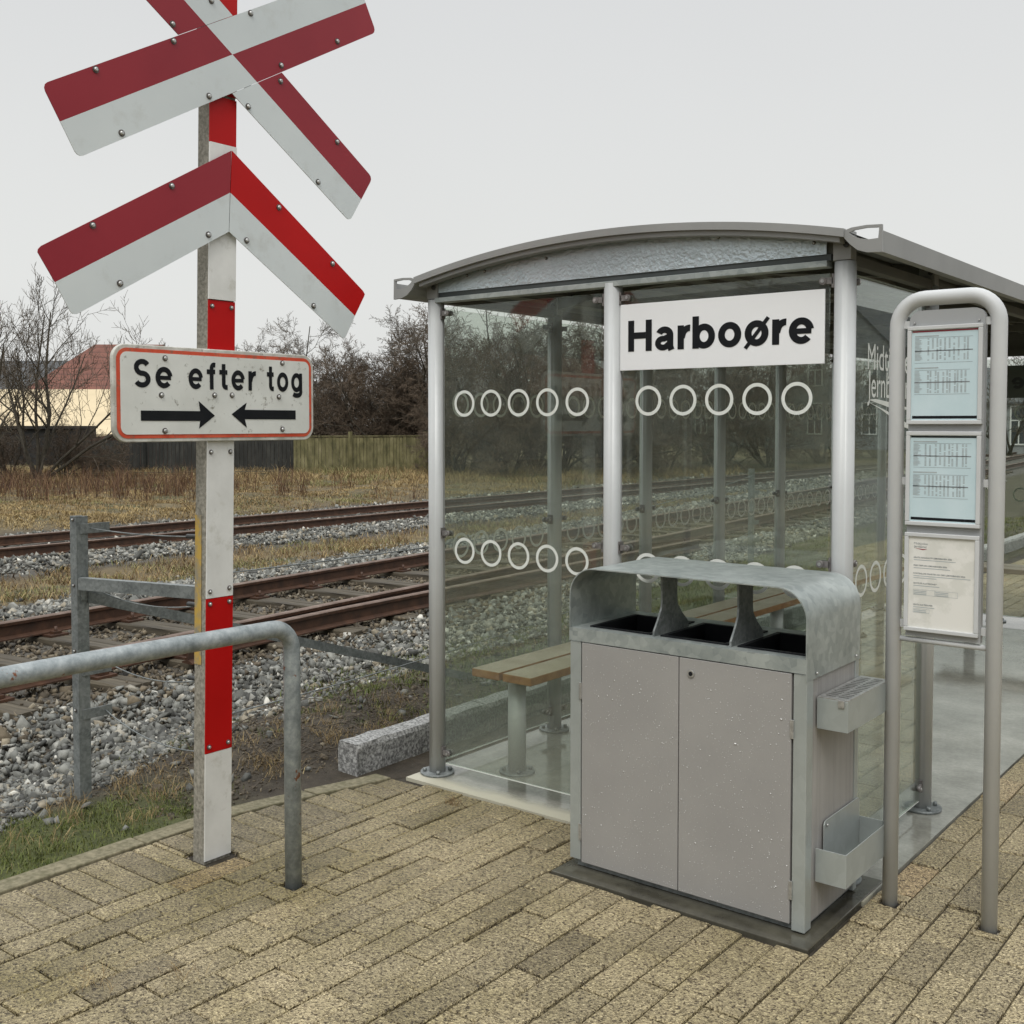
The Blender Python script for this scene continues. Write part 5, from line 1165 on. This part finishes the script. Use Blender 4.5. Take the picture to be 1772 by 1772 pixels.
MB().box(bx0+0.004, bx0+0.012, by0+0.0505, by1-0.0305, 0.036, 0.826).build('side_panel', 'side', bi)
MB().box(bx0+0.031, bx1-0.031, by1-0.012, by1-0.004, 0.036, 0.826).build('back_panel', 'door', bi)
for k, (x0, x1) in enumerate(((-2.2100, -1.8185), (-1.8150, -1.4175))):
    d = MB().box(x0, x1, by0-0.003, by0+0.03, 0.031, 0.824).build('door', 'door', bi, bevel=0.0015)
    # raindrops
    n = 1100; P = np.stack([RNG.uniform(x0+.004, x1-.004, n), np.full(n, by0-0.0032), RNG.uniform(0.035, 0.82, n)], -1)
    ic = hull_protos(1, (12, 14), 1.0)[0]; s_ = RNG.gamma(2.0, 0.00042, n)+0.0005
    v, f = ic; co_ = (v[None]*s_[:, None, None]*np.array([1, 0.5, 1.15])+P[:, None, :]).reshape(-1, 3)
    fl = np.array([i for q in f for i in q]); fs = np.array([len(q) for q in f])
    tag(np_mesh('raindrops', co_, (fl[None]+np.arange(n)[:, None]*len(v)).ravel(), np.tile(fs, n), 'drop', None, True, None), kind='stuff')
    dr = bpy.data.objects[[o.name for o in bpy.data.objects if o.name.startswith('raindrops')][-1]]
    dr.parent = d
    for z in (0.14, 0.65):
        xx = bx0+0.0465 if k == 0 else bx1-0.0465
        MB().box(xx-0.006, xx+0.006, by0-0.006, by0-0.001, z-0.03, z+0.03).build('hinge', 'bolt', d, bevel=0.001)
    if k == 1:
        b = MB().tube([(-1.770, by0-0.008, 0.775), (-1.770, by0-0.002, 0.775)], 0.0125, 20, 0); b.tube([(-1.770, by0-0.0085, 0.775), (-1.770, by0-0.0078, 0.775)], 0.0075, 14, 1); b.build('lock', ['bolt', 'black'], d)
# top tray with three openings
ty0, ty1 = by0-0.004, by1+0.004; holes = [(-2.195, -1.965), (-1.905, -1.675), (-1.615, -1.395)]
hy0, hy1 = 3.262, 3.545
tr = MB(); tr.box(bx0-0.002, bx1-0.003, ty0, ty0+0.004, 0.828, 0.874); tr.box(bx0-0.002, bx1-0.003, ty1-0.004, ty1, 0.828, 0.874)
tr.box(bx0-0.002, bx1-0.003, ty0+0.004, hy0, 0.870, 0.874); tr.box(bx0-0.002, bx1-0.003, hy1, ty1-0.004, 0.870, 0.874)
edges = [bx0-0.002]+[q for h in holes for q in h]+[bx1-0.003]
for i in range(0, len(edges), 2): tr.box(edges[i], edges[i+1], hy0, hy1, 0.870, 0.874)
tray = tr.build('top_tray', 'galv', bi)
for h0, h1 in holes:
    r = MB(); g = 0.012
    for a, b_, c, d_ in ((h0-g, h1+g, hy0-g, hy0), (h0-g, h1+g, hy1, hy1+g), (h0-g, h0, hy0, hy1), (h1, h1+g, hy0, hy1)): r.box(a, b_, c, d_, 0.8745, 0.8790)
    for a, b_, c, d_ in ((h0, h1, hy0, hy0+0.004), (h0, h1, hy1-0.004, hy1), (h0, h0+0.004, hy0+.004, hy1-.004), (h1-0.004, h1, hy0+.004, hy1-.004)): r.box(a, b_, c, d_, 0.803, 0.8785)
    r.build('opening_collar', 'black', bi)
# hood
R_ = 0.10; th = 0.004
def hood(off):
    x0, x1, zt_ = bx0-0.001+off, bx1+0.001-off, 1.092-off; r = R_-off
    return [(x0, 0.870)]+[(x0+r-r*math.cos(rad(a)), zt_-r+r*math.sin(rad(a))) for a in range(0, 91, 9)]+[(x1-r+r*math.sin(rad(a)), zt_-r+r*math.cos(rad(a))) for a in range(0, 91, 9)]+[(x1, 0.805)]
ho, hi_ = hood(0), hood(th); n = len(ho); hd = MB(); hy = (by0-0.0045, by1+0.0045)
for y_ in hy: hd.add([(x, y_, z) for x, z in ho]+[(x, y_, z) for x, z in hi_], [(i, i+1, n+i+1, n+i) for i in range(n-1)])
for P_ in (ho, hi_): hd.add([(x, y_, z) for y_ in hy for x, z in P_], [(i, i+1, n+i+1, n+i) for i in range(n-1)], 0, True)
hd.build('hood', 'galv', bi)
for y_ in (3.27, 3.60): bolt_part(bi, (bx1+0.001, y_, 0.822), (1, 0, 0), 0.005, False)
for x in (-1.935, -1.645):
    prof = [(3.235, 0.875), (3.475, 0.875), (3.472, 0.895), (3.425, 0.935), (3.398, 0.965), (3.392, 0.99), (3.392, 1.07), (3.40, 1.087), (3.275, 1.087), (3.288, 1.07), (3.290, 0.99), (3.286, 0.965), (3.262, 0.925), (3.237, 0.892)]
    MB().prism(prof, YZ, x-0.0035, x+0.0035).build('divider', 'galv_dark', bi)
# ashtrays
ash = MB(); ax0, ax1 = bx1+0.002, bx1+0.102
ash.box(ax0, ax1, 3.280, 3.283, 0.648, 0.742); ash.box(ax0, ax1, 3.649, 3.652, 0.648, 0.742); ash.box(ax1-0.003, ax1, 3.283, 3.649, 0.648, 0.742); ash.box(ax0, ax0+0.003, 3.283, 3.649, 0.648, 0.742); ash.box(ax0, ax1, 3.280, 3.652, 0.645, 0.648)
ao = ash.build('ashtray', 'galv_plain', bi, bevel=0.001)
gr = MB(); n = 15
gr.box(ax0, ax1, 3.282, 3.300, 0.7425, 0.7455); gr.box(ax0, ax1, 3.632, 3.650, 0.7425, 0.7455); gr.box(ax0, ax0+0.012, 3.30, 3.632, 0.7425, 0.7455); gr.box(ax1-0.012, ax1, 3.30, 3.632, 0.7425, 0.7455); gr.box(ax0+.046, ax0+0.054, 3.30, 3.632, 0.7425, 0.7455)
for i in range(n):
    yv = 3.308+0.322*i/(n-1); gr.box(ax0+0.012, ax0+.046, yv-0.0055, yv+0.0055, 0.7425, 0.7453); gr.box(ax0+0.054, ax1-0.012, yv-0.0055, yv+0.0055, 0.7425, 0.7453)
gr.build('grille', 'bolt', ao)
MB().box(ax0+0.006, ax1-0.006, 3.286, 3.646, 0.70, 0.703).build('ash_bed', 'black', ao)
MB().box(ax1-0.030, ax1-0.010, 3.274, 3.279, 0.722, 0.746).build('catch', 'bolt', ao, bevel=0.001)
lo = MB(); z0, z1 = 0.158, 0.262
lo.box(ax0, ax1, 3.280, 3.283, z0, z1); lo.box(ax0, ax1, 3.649, 3.652, z0, z1); lo.box(ax1-0.003, ax1, 3.283, 3.649, z0, z1); lo.box(ax0, ax1, 3.280, 3.652, z0-0.003, z0)
lo.prism(rrect(3.34, 3.648, z0, 0.330, 0.02, 4), YZ, ax0, ax0+0.003)
lw = lo.build('lower_tray', 'galv_plain', bi, bevel=0.001)
for (y_, z_) in ((3.358, 0.315), (3.358, 0.20)): bolt_part(lw, (ax0+0.003, y_, z_), (1, 0, 0), 0.005, False)

# ------------------------------------------------------------------ timetable stand
tt = thing('timetable_stand', (-1.09, 3.632, 0), 'grey tubular hoop stand holding two blue timetables and one white notice', 'information stand')
xa, xb, yt, rr, zt = -1.250, -0.934, 3.632, 0.088, 2.008
pts = [(xa, yt, -0.25), (xa, yt, zt-rr)]+[(xa+rr-rr*math.cos(rad(a)), yt, zt-rr+rr*math.sin(rad(a))) for a in range(10, 91, 10)]+[(xb-rr+rr*math.sin(rad(a)), yt, zt-rr+rr*math.cos(rad(a))) for a in range(0, 91, 10)]+[(xb, yt, -0.25)]
MB().tube(pts, 0.0245, 24).build('tube_frame', 'alu_post', tt)
MB().tube([(xa+0.02, yt, 0.894), (xb-0.02, yt, 0.894)], 0.009, 12).build('crossbar', 'alu_post', tt)
bpoly = [(-1.207, 0.908), (-0.972, 0.908)]+arc(-0.972-0.035, 1.968-0.035, 0.035, 0, 90, 6)+arc(-1.207+0.035, 1.968-0.035, 0.035, 90, 180, 6)
MB().prism(bpoly, XZ, yt-0.012, yt+0.012).build('back_board', 'frame_grey', tt)
for z in (1.925, 1.415, 0.945):
    for x0, x1 in ((xa+0.02, -1.207), (-0.972, xb-0.02)): MB().box(x0, x1, yt-0.006, yt+0.006, z-0.012, z+0.012).build('bracket', 'alu_post', tt)
for x in (-1.190, -0.990): bolt_part(tt, (x, yt-0.012, 1.928), (0, -1, 0), 0.004, False)
def sheet(zb, zt_, mat):
    x0, x1 = -1.196, -0.989; yf = yt-0.012
    f = MB(); o = 0.013
    for a, b_, c, d_ in ((x0-o, x1+o, zt_, zt_+o), (x0-o, x1+o, zb-o, zb), (x0-o, x0, zb, zt_), (x1, x1+o, zb, zt_)): f.box(a, b_, yf-0.016, yf-0.0005, c, d_)
    fo = f.build('poster_frame', 'alu_post', tt, bevel=0.002)
    p = MB().box(x0, x1, yf-0.009, yf-0.0008, zb, zt_).build('paper', mat, fo)
    return fo, x0, x1, yf-0.0095
def table_block(b, x0, z1, z0, cols_, wid, mids=()):
    b.box(x0, x0+0.020, 0, 0, 0, 0) if False else None
    rows = int((z1-z0)/0.0042)
    for r in range(rows):
        zz = z1-0.0042*r; b.add([XZ(x0, zz, 0), XZ(x0+random.uniform(0.012, 0.026), zz, 0), XZ(x0+random.uniform(0.012, 0.026), zz-0.0022, 0), XZ(x0, zz-0.0022, 0)], [(0, 1, 2, 3)], 0)
    for k in range(cols_):
        xx = x0+0.036+(wid-0.040)*k/cols_+random.choice((0, 0, 0.004))
        for r in range(rows):
            if random.random() < 0.12: continue
            zz = z1-0.0042*r; b.add([XZ(xx, zz, 0), XZ(xx+0.0055, zz, 0), XZ(xx+0.0055, zz-0.0026, 0), XZ(xx, zz-0.0026, 0)], [(0, 1, 2, 3)], 0)
    for mz in mids+(z1+0.003, z0-0.002):
        b.add([XZ(x0, mz, 0), XZ(x0+wid, mz, 0), XZ(x0+wid, mz-0.0035 if mz in mids else mz-0.0008, 0), XZ(x0, mz-0.0035 if mz in mids else mz-0.0008, 0)], [(0, 1, 2, 3)], 1)
for zb, zt_, red in ((1.614, 1.904, True), (1.286, 1.565, False)):
    fo, x0, x1, yf = sheet(zb, zt_, 'paper_blue'); b = MB(); h = zt_-zb
    table_block(b, x0+0.010, zt_-0.028, zt_-0.028-h*0.26, 10, 0.180, (zt_-0.028-h*0.13,))
    table_block(b, x0+0.010, zt_-0.045-h*0.30, zt_-0.045-h*0.55, 11, 0.172, (zt_-0.045-h*0.42,))
    for zz in (zt_-0.018, zt_-0.036-h*0.29): b.add([XZ(x0+0.010, zz, 0), XZ(x0+0.085, zz, 0), XZ(x0+0.085, zz-0.004, 0), XZ(x0+0.010, zz-0.004, 0)], [(0, 1, 2, 3)], 0)
    b.add([XZ(x0+0.004, zb+0.014, 0), XZ(x1-0.002, zb+0.014, 0), XZ(x1-0.002, zb+0.005, 0), XZ(x0+0.004, zb+0.005, 0)], [(0, 1, 2, 3)], 2)
    b.add([XZ(x0+0.002, zt_-0.002, 0), XZ(x1-0.002, zt_-0.002, 0), XZ(x1-0.002, zt_-0.007, 0), XZ(x0+0.002, zt_-0.007, 0)], [(0, 1, 2, 3)], 3 if red else 2)
    b.v = [(a, yf, c) for a, _, c in b.v]; b.build('timetable_print', ['ink_light', 'ink', 'black', 'ink_red'], fo)
fo, x0, x1, yf = sheet(0.940, 1.236, 'paper_white'); b = MB(); XT = lambda u, v, w_: (u, yf, v)
put_text(b, 'Midtjyske', x0+0.016, x0+0.060, 1.2105, 1.2175, XT, 0, 0.0, base=0); put_text(b, 'Jernbaner', x0+0.016, x0+0.058, 1.2005, 1.2080, XT, 0, 0.0, base=0)
b.add([XT(x0+0.018, 1.1985, 0), XT(x0+0.045, 1.193, 0), XT(x0+0.060, 1.1975, 0), XT(x0+0.045, 1.1965, 0)], [(0, 1, 2, 3)], 1)
for zz, s_, wd, lines in ((1.166, 'GRATIS ADGANG PÅ LEMVIGBANEN 2026', 0.120, 1), (1.140, 'FREE TRIPS ON LEMVIGBANEN 2026', 0.105, 1), (1.114, 'KOSTENLOSE FAHRTEN AN DER LEMVIGBANEN 2026', 0.162, 2), (1.082, 'GRATIS PÅ ALLE TIRSDAGE *', 0.075, 1), (1.012, 'GRATIS ALLE PERSONER', 0.062, 1)):
    put_text(b, s_, x0+0.016, x0+0.016+wd, zz, zz+0.0048, XT, 0, 0.02, base=0)
    for q in range(lines):
        z2 = zz-0.0065*(q+1); b.add([XT(x0+0.016, z2+0.0018, 0), XT(x0+0.016+wd*(1.1 if q == 0 else 0.45), z2+0.0018, 0), XT(x0+0.016+wd*(1.1 if q == 0 else 0.45), z2, 0), XT(x0+0.016, z2, 0)], [(0, 1, 2, 3)], 2)
for (a, b2, c, d_) in ((x0+0.016, x0+0.085, 1.046, 1.064), (x0+0.085, x0+0.156, 1.046, 1.064), (x0+0.016, x0+0.068, 0.988, 1.001)):
    for (u0, u1, v0, v1) in ((a, b2, d_-.0007, d_), (a, b2, c, c+.0007), (a, a+.0007, c, d_), (b2-.0007, b2, c, d_)): b.add([XT(u0, v0, 0), XT(u1, v0, 0), XT(u1, v1, 0), XT(u0, v1, 0)], [(0, 1, 2, 3)], 2)
    z2 = d_-0.004
    while z2 > c+0.002: b.add([XT(a+.002, z2, 0), XT(a+.042, z2, 0), XT(a+.042, z2-.002, 0), XT(a+.002, z2-.002, 0)], [(0, 1, 2, 3)], 2); z2 -= 0.005
b.build('notice_print', ['ink', 'ink_red', 'ink_light'], fo)
# soil and pebbles in the gaps around the posts
for (x, y, lb) in ((-1.25, 3.632, 'left leg of the timetable stand'), (-0.934, 3.633, 'right leg of the timetable stand'), (-2.929, 2.484, 'foot of the hoop rail'), (-3.37, 2.468, 'foot of the sign pole')):
    n = 26; a = RNG.uniform(0, 6.28, n); r = RNG.uniform(0.03, 0.05, n) if x != -3.37 else RNG.uniform(0.075, 0.095, n)
    scatter_stones('gap_pebbles', np.stack([x+r*np.cos(a), y+r*np.sin(a), np.full(n, -0.010)], -1), RNG.uniform(0.004, 0.009, n), RNG.uniform(0.0, 1, n), 'stone_brown', 'crumbs of soil and pebbles round the '+lb)
# dead straw on the paving
x_ = np.concatenate([RNG.normal(-2.86, 0.05, 60), RNG.normal(-2.70, 0.035, 40), RNG.normal(-3.02, 0.03, 60)]); y_ = np.concatenate([RNG.normal(1.70, 0.03, 60), RNG.normal(1.86, 0.03, 40), RNG.normal(3.43, 0.02, 60)])
blades('dead_straw', np.stack([x_, y_, np.full(len(x_), 0.006)], -1), RNG.uniform(0.012, 0.03, len(x_)), np.full(len(x_), 0.0009), RNG.uniform(1.5, 3, len(x_)), RNG.uniform(0, 0.6, len(x_)), 'grass_dry', 'wisps of dead straw lying on the paving')
